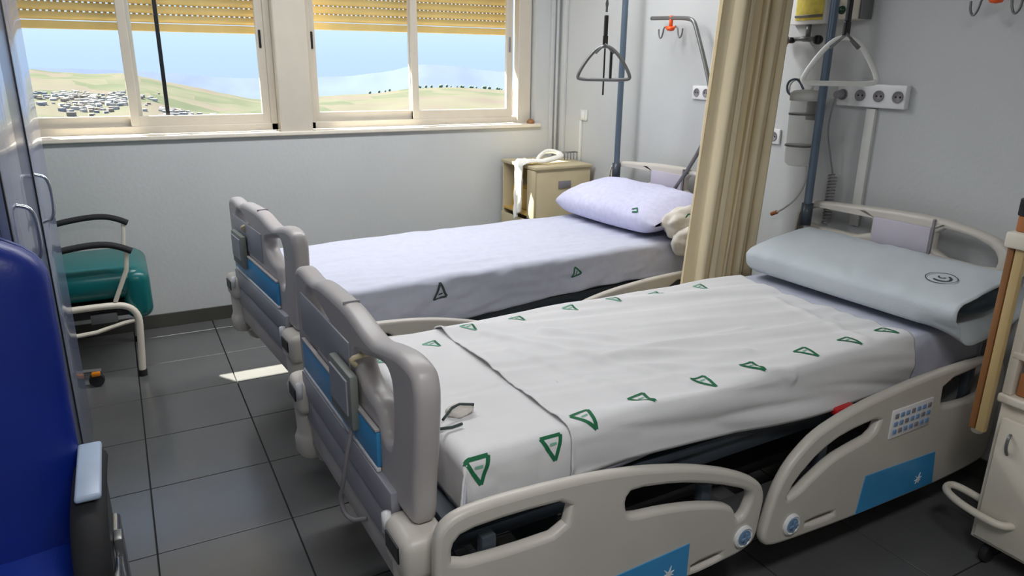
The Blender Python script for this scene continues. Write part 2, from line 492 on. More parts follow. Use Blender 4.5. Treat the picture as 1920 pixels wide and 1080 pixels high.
# town on the slopes: far too many and too small to count
tw = MB(); rr = random.Random(3)
for k in range(700):
    if k < 300: az = rr.gauss(-1.2, 1.5); v = rr.gauss(.30, .05)
    elif k < 560: az = rr.uniform(3, 10.5); v = rr.uniform(.10, .26)
    else: az = rr.uniform(13, 28); v = rr.uniform(.08, .16)
    u = (az+40)/100
    if not 0 < v < .9: continue
    v = (200+640*v)/840
    p = hill(u, v); s = rr.uniform(1.0, 2.4)
    tw.box((p.x, p.y, p.z+s*.3), (s*1.3, s, s*rr.uniform(.5, .9)), mi=rr.choice((0, 0, 1, 2)), rot=Matrix.Rotation(rr.uniform(0, 3), 3, 'Z'))
two = tw.build('town', [mat('house_white', (170, 166, 162), .8), mat('house_tan', (140, 128, 118), .8), mat('house_shade', (130, 132, 138), .8)])
meta(two, 'white houses of a town scattered over the far hillside', 'town', kind='stuff')
tr = MB()
for k in range(34):
    az = 24.2+rr.gauss(0, 1.2) if k < 14 else rr.uniform(17, 28)
    p = hill((az+40)/100, (200+640*.83)/840); s = rr.uniform(1.5, 3.2)
    tr.lathe([(0, -1), (s*.4, s*.2), (s*.55, s*.5), (s*.3, s*.85), (0, s)], p, 7)
meta(tr.build('ridge_trees', mat('far_tree_green', (104, 122, 104), 1)), 'dark green trees along the crest of the far hill', 'trees', kind='stuff')
# distant mountain range, air haze painted into its pale blue colour
MT = [(-45, -.6), (-20, -.5), (0, -.9), (9, -1.5), (14, -1.35), (17.7, -1.1), (21.3, -.34), (24.1, -.5), (27.3, -.85), (40, -.4), (65, -.8)]
def mtn(u, v):
    az = -45+110*u; el_ = 0
    for (a, b_), (c, d) in zip(MT, MT[1:]):
        if a <= az <= c: el_ = b_+(d-b_)*(az-a)/(c-a)
    el_ += .08*fbm(az*.6, 9)
    d = 2600-500*(1-v)
    p = outcam(az, 0, d); p.z = CAMP.z+(2600*math.tan(R(el_)))*v+(-300)*(1-v)
    return p
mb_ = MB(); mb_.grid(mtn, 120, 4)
meta(mb_.build('distant_mountain', mat('painted_haze_rock', (96, 106, 128), 1, spec=0, scale=.01)), 'mountain range with painted blue haze on the horizon behind the hills', 'mountain', kind='structure')

# ------------------------------------------------------------ hospital bed
def make_bed():
    b = empty('hospital_bed', (0, 0, 0))
    # footboard: arched grip, two hand holes, lower panel
    fo = [(.035, .585), (.97, .585), (1.0, .62), (1.0, .88), (1.005, .93), (.985, .965), (.93, .978), (.80, .965), (.72, .988), (.45, .992), (.32, .968), (.24, .962), (.15, .985), (.06, 1.0), (-.02, .992), (-.042, .95), (-.042, .90), (-.03, .80), (-.012, .70), (-.005, .60)]
    h1 = [(.112, .90), (.14, .932), (.20, .928), (.31, .90), (.375, .885), (.36, .845), (.29, .815), (.225, .812), (.20, .79), (.175, .735), (.125, .745)]
    h2 = [(.96-p[0], p[1]) for p in h1]
    f = panel('footboard', fo, [h1, h2], .062, .022, 'yz', -2.435, M['shell'], b, sm=2)
    # horizontal grey lower boards, standing a little proud of each other
    def slab(nm, y0, y1, z0, z1, x, th, mt, par, bev=.006, lb=None):
        return MB().box((x, (y0+y1)/2, (z0+z1)/2), (th, y1-y0, z1-z0), bev=bev).build(nm, mt, par, 40, lb)
    slab('blue_stripe', .20, .90, .648, .742, -2.472, .012, M['blue'], f, .003, 'blue band across the outer face')
    slab('lower_board', .10, .92, .552, .632, -2.468, .030, M['panelgrey'], f)
    slab('lower_board', .10, .92, .452, .544, -2.462, .032, M['panelgrey'], f)
    slab('lower_board', .12, .90, .365, .445, -2.456, .030, M['shell'], f)
    slab('trim_strip', .20, .90, .634, .646, -2.474, .012, M['white'], f, .002, 'thin white strip')
    slab('trim_strip', .20, .90, .744, .752, -2.474, .012, M['shell'], f, .002)
    slab('grip_joint', .479, .485, .95, .9935, -2.435, .046, M['sock'], f, .001)
    slab('recessed_panel', .42, .92, .77, .90, -2.466, .008, M['panelgrey'], f, .003)
    # corner bumpers
    for nm, yc in (('corner_bumper', .025), ('corner_bumper', .955)):
        m = MB()
        m.box((-2.452, yc, .535), (.115, .15, .115), bev=.028, seg=3)
        m.lathe([(.0, .30), (.045, .302), (.058, .32), (.060, .37), (.054, .385), (.050, .40), (.054, .50), (0, .50)], (-2.455, yc, 0), 20)
        cb = m.build(nm, M['shell2'], b, 50)
        MB().box((-2.506, yc, .545), (.014, .082, .044), bev=.002).build('square_socket', M['black'], cb)
        MB().lathe([(0, 0), (.012, 0), (.012, .05), (0, .055)], (-2.50, yc+(.062 if yc < .5 else -.062), .545), 10).build('locking_pin', M['white'], cb)
    # hand control hung on the footboard with its cable
    hc = MB().box((-2.486, .425, .765), (.024, .19, .155), bev=.008, rot=None).build('hand_control', M['greybox'], b, 40, 'grey green control box')
    MB().box((-2.500, .425, .775), (.006, .15, .10), bev=.002).build('keypad', M['panelgrey'], hc)
    MB().tube([(-2.47, .36, .86), (-2.49, .35, .885), (-2.43, .35, .89), (-2.35, .40, .86)], .007, 8, sm=2).build('hanger_hook', M['tan'], hc)
    MB().tube([(-2.49, .35, .70), (-2.51, .35, .62), (-2.52, .37, .52), (-2.525, .40, .45), (-2.51, .37, .40), (-2.47, .33, .42)], .0065, 8, sm=3).build('cable', M['sock'], hc)
    # headboard
    hb_ = [(.0, .56), (.955, .56), (.965, .70), (.955, .93), (.93, .985), (.86, 1.01), (.70, 1.022), (.50, 1.034), (.30, 1.038), (.14, 1.02), (.04, .995), (-.005, .95), (-.015, .86), (-.005, .70)]
    a1 = [(.565, .895), (.90, .895), (.912, .93), (.88, .975), (.75, .985), (.565, .997)]
    a2 = [(.045, .88), (.285, .885), (.285, 1.0), (.14, .988), (.06, .96), (.035, .92)]
    hd = panel('headboard', hb_, [a1, a2], .05, .018, 'yz', -.085, M['shell2'], b, sm=2, hsm=1)
    MB().box((-.112, .423, .936), (.014, .25, .118), bev=.004).build('insert_panel', M['headpanel'], hd, 40, 'lilac grey insert')
    MB().box((-.112, .292, .955), (.012, .010, .15), bev=.002).build('joint_strip', M['sock'], hd)
    MB().box((-.112, .46, .80), (.012, .80, .10), bev=.004).build('lower_insert', M['panelgrey'], hd, 40)
    MB().tube([(-.12, .06, .872), (-.12, .28, .886)], .010, 8).build('grip_edge', M['shell'], hd)
    for yc in (.02, .94):
        MB().lathe([(0, .30), (.055, .302), (.058, .36), (.05, .38), (.05, .52), (0, .52)], (-.06, yc, 0), 18).build('corner_bumper', M['shell2'], b)
    # deck, side beams, lifting columns, undercarriage
    m = MB(); m.box((-1.24, .46, .535), (2.26, .86, .03), bev=.006)
    for k in range(4): m.box((-2.06+k*.55, .46, .512), (.48, .80, .02), bev=.004)
    m.build('mattress_deck', M['dark'], b, 40)
    m = MB()
    for yy in (.07, .85): m.box((-1.25, yy, .485), (2.28, .045, .055), bev=.008)
    for xx in (-2.36, -1.6, -.9, -.16): m.box((xx, .46, .48), (.05, .78, .045), bev=.008)
    m.build('upper_frame', M['dark'], b, 40)
    for xx in (-1.90, -.60):
        m = MB(); m.box((xx, .46, .30), (.14, .24, .34), bev=.02); m.box((xx, .46, .40), (.20, .34, .06), bev=.01)
        m.build('lifting_column', M['dark'], b, 40)
    m = MB()
    for yy in (.14, .78): m.box((-1.25, yy, .165), (1.9, .07, .06), bev=.012)
    for xx in (-2.10, -1.25, -.40): m.box((xx, .46, .165), (.08, .70, .055), bev=.012)
    m.box((-1.25, .46, .215), (.9, .45, .05), bev=.015)
    m.build('undercarriage', M['greym'], b, 40)
    for xx in (-2.12, -.38):
        for yy in (.10, .82):
            m = MB(); m.lathe([(0, -.018), (.055, -.018), (.068, -.010), (.068, .010), (.055, .018), (0, .018)], (0, 0, 0), 20, axis='Y', mi=1)
            m.box((0, 0, .055), (.05, .065, .04), bev=.01, mi=0); m.cyl((0, 0, .06), (0, 0, .085), .014, 10)
            for s_ in (-1, 1): m.box((0, s_*.028, .02), (.035, .006, .06), bev=.002)
            c = m.build('caster', [M['greym'], M['rubber']], b, 40); c.location = (xx, yy, .0685)
    # side rails (lowered), foot half and head half, on both sides
    FR = [(-2.455, .23), (-2.455, .58), (-2.445, .635), (-2.40, .664), (-2.30, .668), (-2.15, .660), (-2.02, .648), (-1.88, .625), (-1.72, .585), (-1.58, .535), (-1.47, .482), (-1.415, .44), (-1.395, .395), (-1.402, .33), (-1.41, .265), (-1.43, .235), (-1.49, .218), (-1.7, .215), (-2.0, .20), (-2.3, .20)]
    F1 = [(-2.412, .535), (-2.412, .585), (-2.385, .612), (-2.257, .614), (-2.09, .603), (-2.112, .520), (-2.26, .522)]
    F2 = [(-1.925, .55), (-1.905, .572), (-1.75, .543), (-1.60, .493), (-1.465, .432), (-1.455, .40), (-1.476, .352), (-1.505, .345), (-1.52, .39), (-1.56, .416), (-1.67, .452), (-1.78, .476), (-1.90, .492), (-1.92, .51)]
    F3 = [(-1.668, .236), (-1.555, .240), (-1.555, .254), (-1.668, .252)]
    HR = [(-1.385, .24), (-1.368, .32), (-1.345, .40), (-1.295, .475), (-1.20, .543), (-1.07, .578), (-.92, .600), (-.69, .617), (-.44, .620), (-.25, .612), (-.17, .585), (-.14, .52), (-.13, .40), (-.14, .22), (-.17, .170), (-.285, .158), (-.48, .152), (-.93, .166), (-1.04, .172), (-1.20, .182), (-1.32, .192), (-1.365, .205)]
    H1 = [(-1.30, .345), (-1.265, .405), (-1.17, .474), (-1.06, .510), (-.872, .524), (-.905, .465), (-1.00, .452), (-1.10, .434), (-1.20, .385), (-1.235, .362)]
    H2 = [(-.545, .572), (-.31, .589), (-.24, .575), (-.22, .50), (-.30, .459), (-.51, .474), (-.54, .49)]
    H3 = [(-1.185, .219), (-1.05, .213), (-1.05, .227), (-1.185, .232)]
    for side, yy in ((-1, -.075), (1, 1.0)):
        fr = panel('side_rail', FR, [F1, F2, F3], .036, .014, 'xz', yy, M['shell2'], b, sm=2, hsm=1)
        hr = panel('side_rail', HR, [H1, H2, H3], .036, .014, 'xz', yy, M['shell2'], b, sm=2, hsm=1)
        for rl, kx, kz in ((fr, -1.475, .283), (hr, -1.262, .252)):
            m = MB(); m.lathe([(0, 0), (.036, 0), (.036, .006), (.030, .010), (.028, .007), (0, .007)], (kx, yy+side*.018, kz), 24, axis='Y')
            k_ = m.build('release_knob', M['white'], rl, 40)
            if side < 0:
                for v in k_.data.vertices: v.co.y = 2*(yy+side*.018)-v.co.y
            m = MB()
            m.lathe([(0, 0), (.024, 0), (.024, .004), (0, .004)], (kx, yy+side*.027, kz), 20, axis='Y')
            m.box((kx, yy+side*.032, kz), (.036, .004, .007)); m.box((kx, yy+side*.032, kz), (.007, .004, .036))
            m.build('knob_face', M['knobblue'], rl, 40)
        ys = yy+side*.0195
        panel('blue_sticker', [(-2.02, .215), (-2.02, .325), (-1.69, .336), (-1.69, .226)], [], .003, .0008, 'xz', ys, M['blue'], fr, sm=0, label='plain blue sticker with a small white mark')
        panel('blue_sticker', [(-.935, .178), (-.915, .318), (-.52, .300), (-.50, .168)], [], .003, .0008, 'xz', ys, M['blue'], hr, sm=0, label='plain blue sticker with a small white mark')
        for rl, sx, sz in ((fr, -1.76, .262), (hr, -.60, .212)):
            pts = []
            for k in range(14):
                a = 2*PI*k/14; q = (.022 if k % 2 else .009)*(1.25 if k in (3, 5) else .8)
                pts.append((sx+q*math.cos(a)*1.2, sz+q*math.sin(a)))
            panel('white_mark', pts, [], .002, .0004, 'xz', ys+side*.0022, M['white'], rl, sm=0)
        # keypad on the head rail
        m = MB(); m.box((-.715, ys, .482), (.225, .006, .105), bev=.004, mi=0)
        for i in range(7):
            for j in range(3):
                m.box((-.805+i*.030, ys+side*.0045, .512-j*.029), (.019, .004, .016), bev=.002, mi=1 if (i+j) % 3 else 2)
        kp = m.build('control_keypad', [M['white'], M['bluekey'], M['sock']], hr, 40, 'white keypad with three rows of small buttons')
        for rl, xx, zz, hh in ((fr, -2.30, .40, .30), (fr, -1.60, .36, .22), (hr, -1.10, .36, .25), (hr, -.30, .42, .30)):
            MB().box((xx, yy-side*.035, zz), (.04, .03, hh), bev=.006).build('rail_arm', M['dark'], rl, 40)
    for sx, yy in ((-.96, .045), (-.40, .045)):
        MB().box((sx, yy-.045, .535 if sx < -.5 else .52), (.09, .04, .024), bev=.006).build('release_lever', M['red'], b, 40, 'red emergency lever')
    return b
NB = dict(loc=(0, -3.3521, 0), rz=R(1.6056), dx=0)
FB = dict(loc=(.0317*math.cos(R(4.9587)), -1.8409+.0317*math.sin(R(4.9587)), 0), rz=R(4.9587))
bed = make_bed()
bed.location = NB['loc']; bed.rotation_euler.z = NB['rz']
meta(bed, 'grey hospital bed nearest the camera with blue striped footboard and lowered side rails', 'bed', 'hospital beds')
bed2 = copy_tree(bed)
for ch in list(bed2.children):
    if ch.name.startswith('release_lever'): bpy.data.objects.remove(ch); continue
    if ch.name.startswith('side_rail') and sum(v.co.y for v in ch.data.vertices)/len(ch.data.vertices) < 0: ch.location.z = -.055
    if ch.name.startswith('hand_control'):
        ch.location.y = .33
        for g in list(ch.children):
            if g.name.startswith('cable'): bpy.data.objects.remove(g)
bed2.location = FB['loc']; bed2.rotation_euler.z = FB['rz']
meta(bed2, 'grey hospital bed farther away beside the window wall', 'bed', 'hospital beds')

# ------------------------------------------------------------ mattresses, sheets, pillows
def place(o, B, label, cat, group=None):
    o.location = B['loc']; o.rotation_euler.z = B['rz']
    return meta(o, label, cat, group)
for B, lb in ((NB, 'dark blue mattress under the sheets of the nearer bed'), (FB, 'dark blue mattress under the sheets of the far bed')):
    m = MB(); m.box((-1.225, .445, .623), (2.17, .83, .142), bev=.03, seg=3)
    place(m.build('mattress', M['mattress'], None, 40), B, lb, 'mattress')

class Cloth:
    def __init__(s, x0, x1, y0, y1, z, r, near, far, foot=0, head=0, wr=None, seed=0):
        s.__dict__.update(locals())
    def P(s, a, b):
        """a: distance along the bed, b: across, both may run over the edges"""
        r = s.r; ox = oy = du = dv = 0.0; x, y = a, b
        def fold(t):
            if t <= 0: return 0., 0.
            if t < r*PI/2: g = t/r; return r*math.sin(g), r*(1-math.cos(g))
            return r, r+(t-r*PI/2)
        if s.foot and a < s.x0+r: o, du = fold(s.x0+r-a); x = s.x0+r-o
        if s.head and a > s.x1-r: o, du = fold(a-s.x1+r); x = s.x1-r+o
        sy = 0
        if b < s.y0+r: o, dv = fold(s.y0+r-b); y = s.y0+r-o; sy = -1
        if b > s.y1-r: o, dv = fold(b-s.y1+r); y = s.y1-r+o; sy = 1
        z = s.z(x) - max(du, dv)
        w = s.wr(a, b, du, dv) if s.wr else 0
        if du > .01 and dv > .01:      # corner pleat
            k = min(du, dv); y += sy*k*.22; x -= k*.22
        k = min(1, max(du, dv)/r)
        z += w*(1-k); 
        if dv >= du: y += sy*abs(w)*1.6*k
        else: x -= abs(w)*1.6*k
        return Vector((x, y, z))
    def mesh(s, name, mt, nx=150, ny=70, thick=.003, parent=None):
        A0 = s.x0-(s.foot or 0)
        A1 = s.x1+(s.head or 0)
        def fn(u, v):
            a = A0+(A1-A0)*u
            n = s.near(a) if callable(s.near) else s.near; f = s.far
            b0, b1 = s.y0-n, s.y1+f
            return s.P(a, b0+(b1-b0)*v)
        o = MB().grid(fn, nx, ny).build(name, mt, parent)
        so = o.modifiers.new('thickness', 'SOLIDIFY'); so.thickness = thick; so.offset = 0
        return o
    def decal(s, strokes, off=.0028):
        """strokes: list of (p, q, width, mi) in (a,b) cloth coordinates"""
        m = MB()
        for (p, q, wd, mi) in strokes:
            p, q = Vector(p), Vector(q); d = (q-p); L = d.length; d.normalize(); n = Vector((-d.y, d.x))
            N = max(2, int(L/.006))
            def f(u, v):
                c = p+d*(L*u)+n*(wd*(v-.5))
                P0 = s.P(c.x, c.y); du = s.P(c.x+.002, c.y)-P0; dv = s.P(c.x, c.y+.002)-P0
                nn = du.cross(dv)
                nn = nn.normalized() if nn.length > 1e-12 else Vector((0, 0, 1))
                return P0+nn*off
            m.grid(f, N, 2, mi)
        return m
def tri_logo(cx, cy, s=.05, flip=1, rot=0, ghost=False):
    """triangular emblem: two nested strokes, point towards -b when flip=1"""
    def T(x, y):
        c, n = math.cos(rot), math.sin(rot)
        return (cx+(x*c-y*n), cy+(x*n+y*c))
    a, b, c = (-s*.5, flip*s*.42), (s*.5, flip*s*.42), (s*.12, -flip*s*.62)
    wd = s*.17
    pale = 1
    return [(T(*a), T(*b), wd*.8, pale if ghost else 0), (T(*b), T(*c), wd, 0), (T(*c), T(*a), wd, 0 if not ghost else 1),
            (T(-s*.12, flip*s*.12), T(s*.22, flip*s*.12), wd*.6, 1)]
def ztn(x): return .712-.012*max(0, (x+1.6)/1.2) if x > -1.6 else .712
def wr1(a, b, du, dv):
    w = .0045*fbm(a*3, b*9, 1)+.002*fbm(a*9, b*22, 2)
    w += .006*fbm(a*8, 4, 0)*min(1, dv/.06)
    c = (a+2.165)  # crease across the foot part
    w -= .004*math.exp(-((b-.335-.03*c)/.006)**2)*(1 if a < -2.03 else 0)
    return w
FOLDS = [((-1.91,.72),(-1.70,.35),.007),((-1.70,.35),(-1.56,.10),.006),((-1.72,.64),(-1.45,.35),.006),((-1.91,.53),(-1.76,.13),.005),((-1.70,.35),(-1.06,.34),.006),((-1.59,.35),(-1.23,.18),.006),((-1.65,.28),(-1.21,.0),.006),((-1.45,.35),(-.70,.26),.006),((-.69,.54),(-.79,.07),.004),((-1.79,.60),(-1.56,.36),.005)]
def ridges(a, b):
    w = 0
    for (p, q, h) in FOLDS:
        dx, dy = q[0]-p[0], q[1]-p[1]; L2_ = dx*dx+dy*dy
        t = max(0, min(1, ((a-p[0])*dx+(b-p[1])*dy)/L2_)); ex, ey = a-p[0]-t*dx, b-p[1]-t*dy
        s_ = (ex*dy-ey*dx)/L2_**.5; d2 = ex*ex+ey*ey
        w = max(w, h*math.exp(-d2/.0004))
    return w
def wr2(a, b, du, dv):
    # long drag folds running from the far foot corner to the near head side
    t = (b-.75)*1.0+(a+2.0)*.16
    w = .017*fbm(t*10, a*.9, 7)+.008*fbm(t*22, a*1.6, 3)
    w += 1.5*ridges(a, b)
    w -= .003*math.exp(-((b-.42+(a+1.5)*.20-.1)/.02)**2)*max(0, min(1, (a+1.9)*2))*max(0, min(1, (-.6-a)*2))
    w += .007*fbm(a*3.2-dv*5, dv*3, 5)*min(1, dv/.07)
    w += .006*math.exp(-((a+2.03)/.012)**2)
    return w
Y0, Y1 = .022, .868
L1 = Cloth(-2.318, -.135, Y0, Y1, lambda x: ztn(x)+.002, .028, lambda a: .12+.015*math.sin(a*9)+(.03 if a > -.6 else 0), .11, foot=.15, head=.05, wr=wr1)
s1 = L1.mesh('bottom_sheet', M['sheetb'], 190, 80)
place(s1, NB, 'bluish white bottom sheet showing at the head and foot of the nearer bed', 'sheet')
L1f = Cloth(-2.326, -1.90, Y0-.004, Y1+.002, lambda x: ztn(x)+.007, .030, lambda a: .118+.012*math.sin(a*14), .10, foot=.135, wr=wr1)
sf = L1f.mesh('foot_sheet', M['sheet'], 70, 90)
place(sf, NB, 'white sheet folded over the foot end of the nearer bed under the top sheet edge', 'sheet')
L2 = Cloth(-2.03, -.585, Y0-.008, Y1+.004, lambda x: ztn(x)+.014, .030, lambda a: .13+.030*(a+2.03)+.01*math.sin(a*5+1), .10, wr=wr2)
s2 = L2.mesh('top_sheet', M['sheet'], 190, 110)
place(s2, NB, 'white top sheet with green triangle prints along its edges on the nearer bed', 'sheet')
st = []
st += tri_logo(-2.295, -.002, .064, 1, 0)
st += tri_logo(-2.085, .002, .060, 1, 0)
st += tri_logo(-2.10, .72, .05, 1, .3, True)+tri_logo(-2.28, .66, .06, 1, .3, True)
def emblems(cl, st, off, mts, par, lb):
    for k in range(0, len(st), 4):
        cl.decal(st[k:k+4], off).build('printed_emblem', mts, par, label=lb)
emblems(L1f, st, .003, [M['green'], M['greenp']], sf, 'green triangle print')
st = []
for x, y in ((-1.965, .045), (-1.755, .070), (-1.52, .075), (-1.318, .077), (-1.073, .079), (-.86, .077), (-.65, .084)):
    st += tri_logo(x, y, .062, 1, .15)
for x, y in ((-1.938, .775), (-1.737, .789), (-1.501, .796), (-1.296, .801), (-1.085, .796), (-.85, .79)):
    st += tri_logo(x, y, .05, 1, .2, True)
emblems(L2, st, .003, [M['green'], M['greenp']], s2, 'green triangle print')

# cream knot with dark ties on the foot sheet
kn = MB()
def lump(m, c, rad, seed, mi=0, n=14, amp=.25):
    def f(u, v):
        th, ph = PI*u, 2*PI*v
        d = Vector((math.sin(th)*math.cos(ph), math.sin(th)*math.sin(ph), math.cos(th)))
        k = 1+amp*noise.noise(d*2.2+Vector((seed, seed*2, 0)))
        return Vector(c)+Vector((d.x*rad[0], d.y*rad[1], d.z*rad[2]))*k
    m.grid(f, n, n*2, mi)
lump(kn, (-2.235, .235, .732), (.038, .028, .016), 3)
kn.tube([(-2.30, .20, .735), (-2.25, .235, .752), (-2.20, .222, .745)], .004, 6, mi=1, sm=1)
kn.tube([(-2.33, .17, .73), (-2.29, .165, .728), (-2.26, .17, .728)], .004, 6, mi=1)
place(kn.build('knotted_tie', [M['bag'], M['inkd']], None, weld=1e-5), NB, 'small cream knot with dark ties lying behind the footboard on the nearer bed', 'knot')

# far bed sheet
def wr3(a, b, du, dv):
    w = .007*fbm(a*4, b*14, 11)+.005*fbm(a*9, b*28, 2)
    w += .016*fbm(a*4+dv*6, dv*3, 15)*min(1, dv/.06)
    return w
L3 = Cloth(-2.325, -.14, Y0-.006, Y1+.004, lambda x: ztn(x)+.006, .032, lambda a: .185+.025*math.sin(a*2.4+.4)-.09*max(0, -1.9-a)/.4, .12, foot=.14, head=.05, wr=wr3)
s3 = L3.mesh('draped_sheet', M['sheetb'], 190, 110)
place(s3, FB, 'pale lilac white sheet smoothed over the far bed by the window', 'sheet')
st = tri_logo(-1.84, -.035, .065, -1, .1)+tri_logo(-1.09, -.055, .05, 1, 1.2)
emblems(L3, [(p, q, w_, 2) for p, q, w_, m_ in st[:4]]+[(p, q, w_, 0) for p, q, w_, m_ in st[4:]], .004, [M['green'], M['greenp'], M['inkd']], s3, 'dark triangle print')

def pillow(B, mt, x0, x1, ya, yb, zb, th, tilt, puff, opening, seed, label, shape):
    """case swept across the bed: ya far closed end, yb near end"""
    W2 = (x1-x0)/2; xc = (x0+x1)/2
    def sec(t):
        # t 0..1 from far end to near end -> (half width, half thickness)
        e0 = min(1, (t+.0)/(.07 if opening else .16)); e0 = math.sin(e0*PI/2)**.6
        if opening: e1 = 1
        else: e1 = math.sin(min(1, (1-t)/.16)*PI/2)**.7
        k = e0*e1
        return W2*(.86+.14*k), th/2*((.45 if opening else .14)+(.55 if opening else .86)*k)*(1+puff*math.sin(PI*t))
    def f(u, v):
        y = ya+(yb-ya)*u
        hw, ht = sec(u); a = 2*PI*v
        c, s_ = math.cos(a), math.sin(a)
        ex = .5 if shape == 'flat' else .8
        px = math.copysign(abs(c)**ex, c)*hw; pz = math.copysign(abs(s_)**ex, s_)*ht
        if opening and u > .85:      # open mouth of the case: the lips part
            k = (u-.85)/.15
            if s_ > 0: pz += .004*k; 
            else: pz -= .065*k*k*abs(s_); px += .03*k
        w_ = .006*fbm(px*9+seed, y*9, pz*8)+.004*fbm(px*22, y*20+seed, 1)
        px *= 1+w_*2; pz += w_*(1 if pz > 0 else .2)
        rx = px*math.cos(tilt)-pz*math.sin(tilt); rz_ = px*math.sin(tilt)+pz*math.cos(tilt)
        return Vector((xc+rx, y, zb+th/2+W2*math.sin(tilt)*.85+rz_))
    m = MB(); m.grid(f, 60, 56)
    o = m.build('pillow', mt, None, weld=1e-5)
    if opening:
        so = o.modifiers.new('thickness', 'SOLIDIFY'); so.thickness = .004; so.offset = -1
        mi_ = MB()
        lump(mi_, (xc+.01, yb-(-1)*.05 if yb < ya else yb-.05, zb+th/2+W2*math.sin(tilt)*.85), (W2*.80, .03, th*.36), 5, 0, 10, .1)
        mi_.build('case_mouth_shade', M['mattress'], o, weld=1e-5, label='pillow end inside the open case, coloured dark for its shade')  # dark colour stands for the shade inside the case mouth
    o.location = B['loc']; o.rotation_euler.z = B['rz']
    meta(o, label, 'pillow', 'pillows on the beds')
    o['_f'] = 0; del o['_f']
    return o, f
p1, f1 = pillow(NB, M['pillow'], -.545, -.120, .865, -.085, .726, .128, R(9), .02, True, 1, 'flat white pillow in an open ended case at the head of the nearer bed', 'flat')
def surf_decal(f, pts, wd, off, closed=False):
    m = MB()
    for (u0, v0), (u1, v1) in zip(pts, pts[1:]):
        d = Vector((u1-u0, (v1-v0))); n = Vector((-d.y, d.x)).normalized()
        def g(s, t):
            u = u0+d.x*s+n.x*wd*(t-.5)*.5; v = v0+d.y*s+n.y*wd*(t-.5)
            P = f(u, v); a = f(u+.002, v)-P; b_ = f(u, v+.002)-P
            nn = a.cross(b_).normalized()
            if nn.z < 0: nn = -nn
            return P+nn*off
        m.grid(g, 2, 1)
    return m
def arc(cu, cv, ru, rv, a0, a1, n): return [(cu+ru*math.cos(R(a0+(a1-a0)*k/n)), cv+rv*math.sin(R(a0+(a1-a0)*k/n))) for k in range(n+1)]
def inv(f, X, Y):
    """cloth parameters of the top point of the pillow above local (X, Y)"""
    best = None
    u0 = (.865-Y)/(.865+.085)
    for k in range(800):
        v = .03+.44*k/799; P = f(u0, v); dd = abs(P.x-X)
        if best is None or dd < best[0]: best = (dd, v)
    return u0, best[1]
def top_ribbon(cx, cy, r, a0, a1, n, wd):
    m = MB(); rows = []
    for k in range(n+1):
        t = R(a0+(a1-a0)*k/n); row = []
        for rr_ in (r-wd/2, r+wd/2):
            X, Y = cx+rr_*math.cos(t), cy+rr_*math.sin(t)
            row.append(m.bm.verts.new((X, Y, f1(*inv(f1, X, Y)).z+.003)))
        rows.append(row)
    for p, q in zip(rows, rows[1:]): m.bm.faces.new((p[0], q[0], q[1], p[1]))
    return m
PX, PY = -.375, .080
top_ribbon(PX, PY, .052, 0, 360, 30, .0035).build('printed_circle', M['inkd'], p1)
top_ribbon(PX, PY, .030, 150, 340, 14, .009).build('printed_mark', M['inkd'], p1)
top_ribbon(PX+.012, PY+.004, .012, 90, 270, 6, .007).build('printed_mark', M['inkd'], p1)
p2, f2 = pillow(FB, M['pillowb'], -.60, -.135, .90, .03, .714, .165, R(10), .20, False, 4, 'plump lilac printed pillow at the head of the far bed', 'round')
surf_decal(f2, [(.80, .40), (.83, .38), (.86, .41), (.82, .42)], .012, .004).build('printed_mark', M['green'], p2)
# gauzy cream end of the case drooping over the bed edge
m = MB()
lump(m, (-.36, .015, .80), (.15, .075, .085), 7, 0, 24, .18)
lump(m, (-.38, -.045, .715), (.12, .06, .085), 9, 0, 24, .18)
o = m.build('case_end', M['bag'], p2, weld=1e-5, label='gathered cream gauze end hanging over the mattress edge')
surf_decal(lambda u, v: Vector((-.44+.10*u, -.052+.02*v, .84+.03*v)), [(.1, .1), (.4, .6), (.7, .2)], .2, .002).build('printed_mark', M['green'], p2)

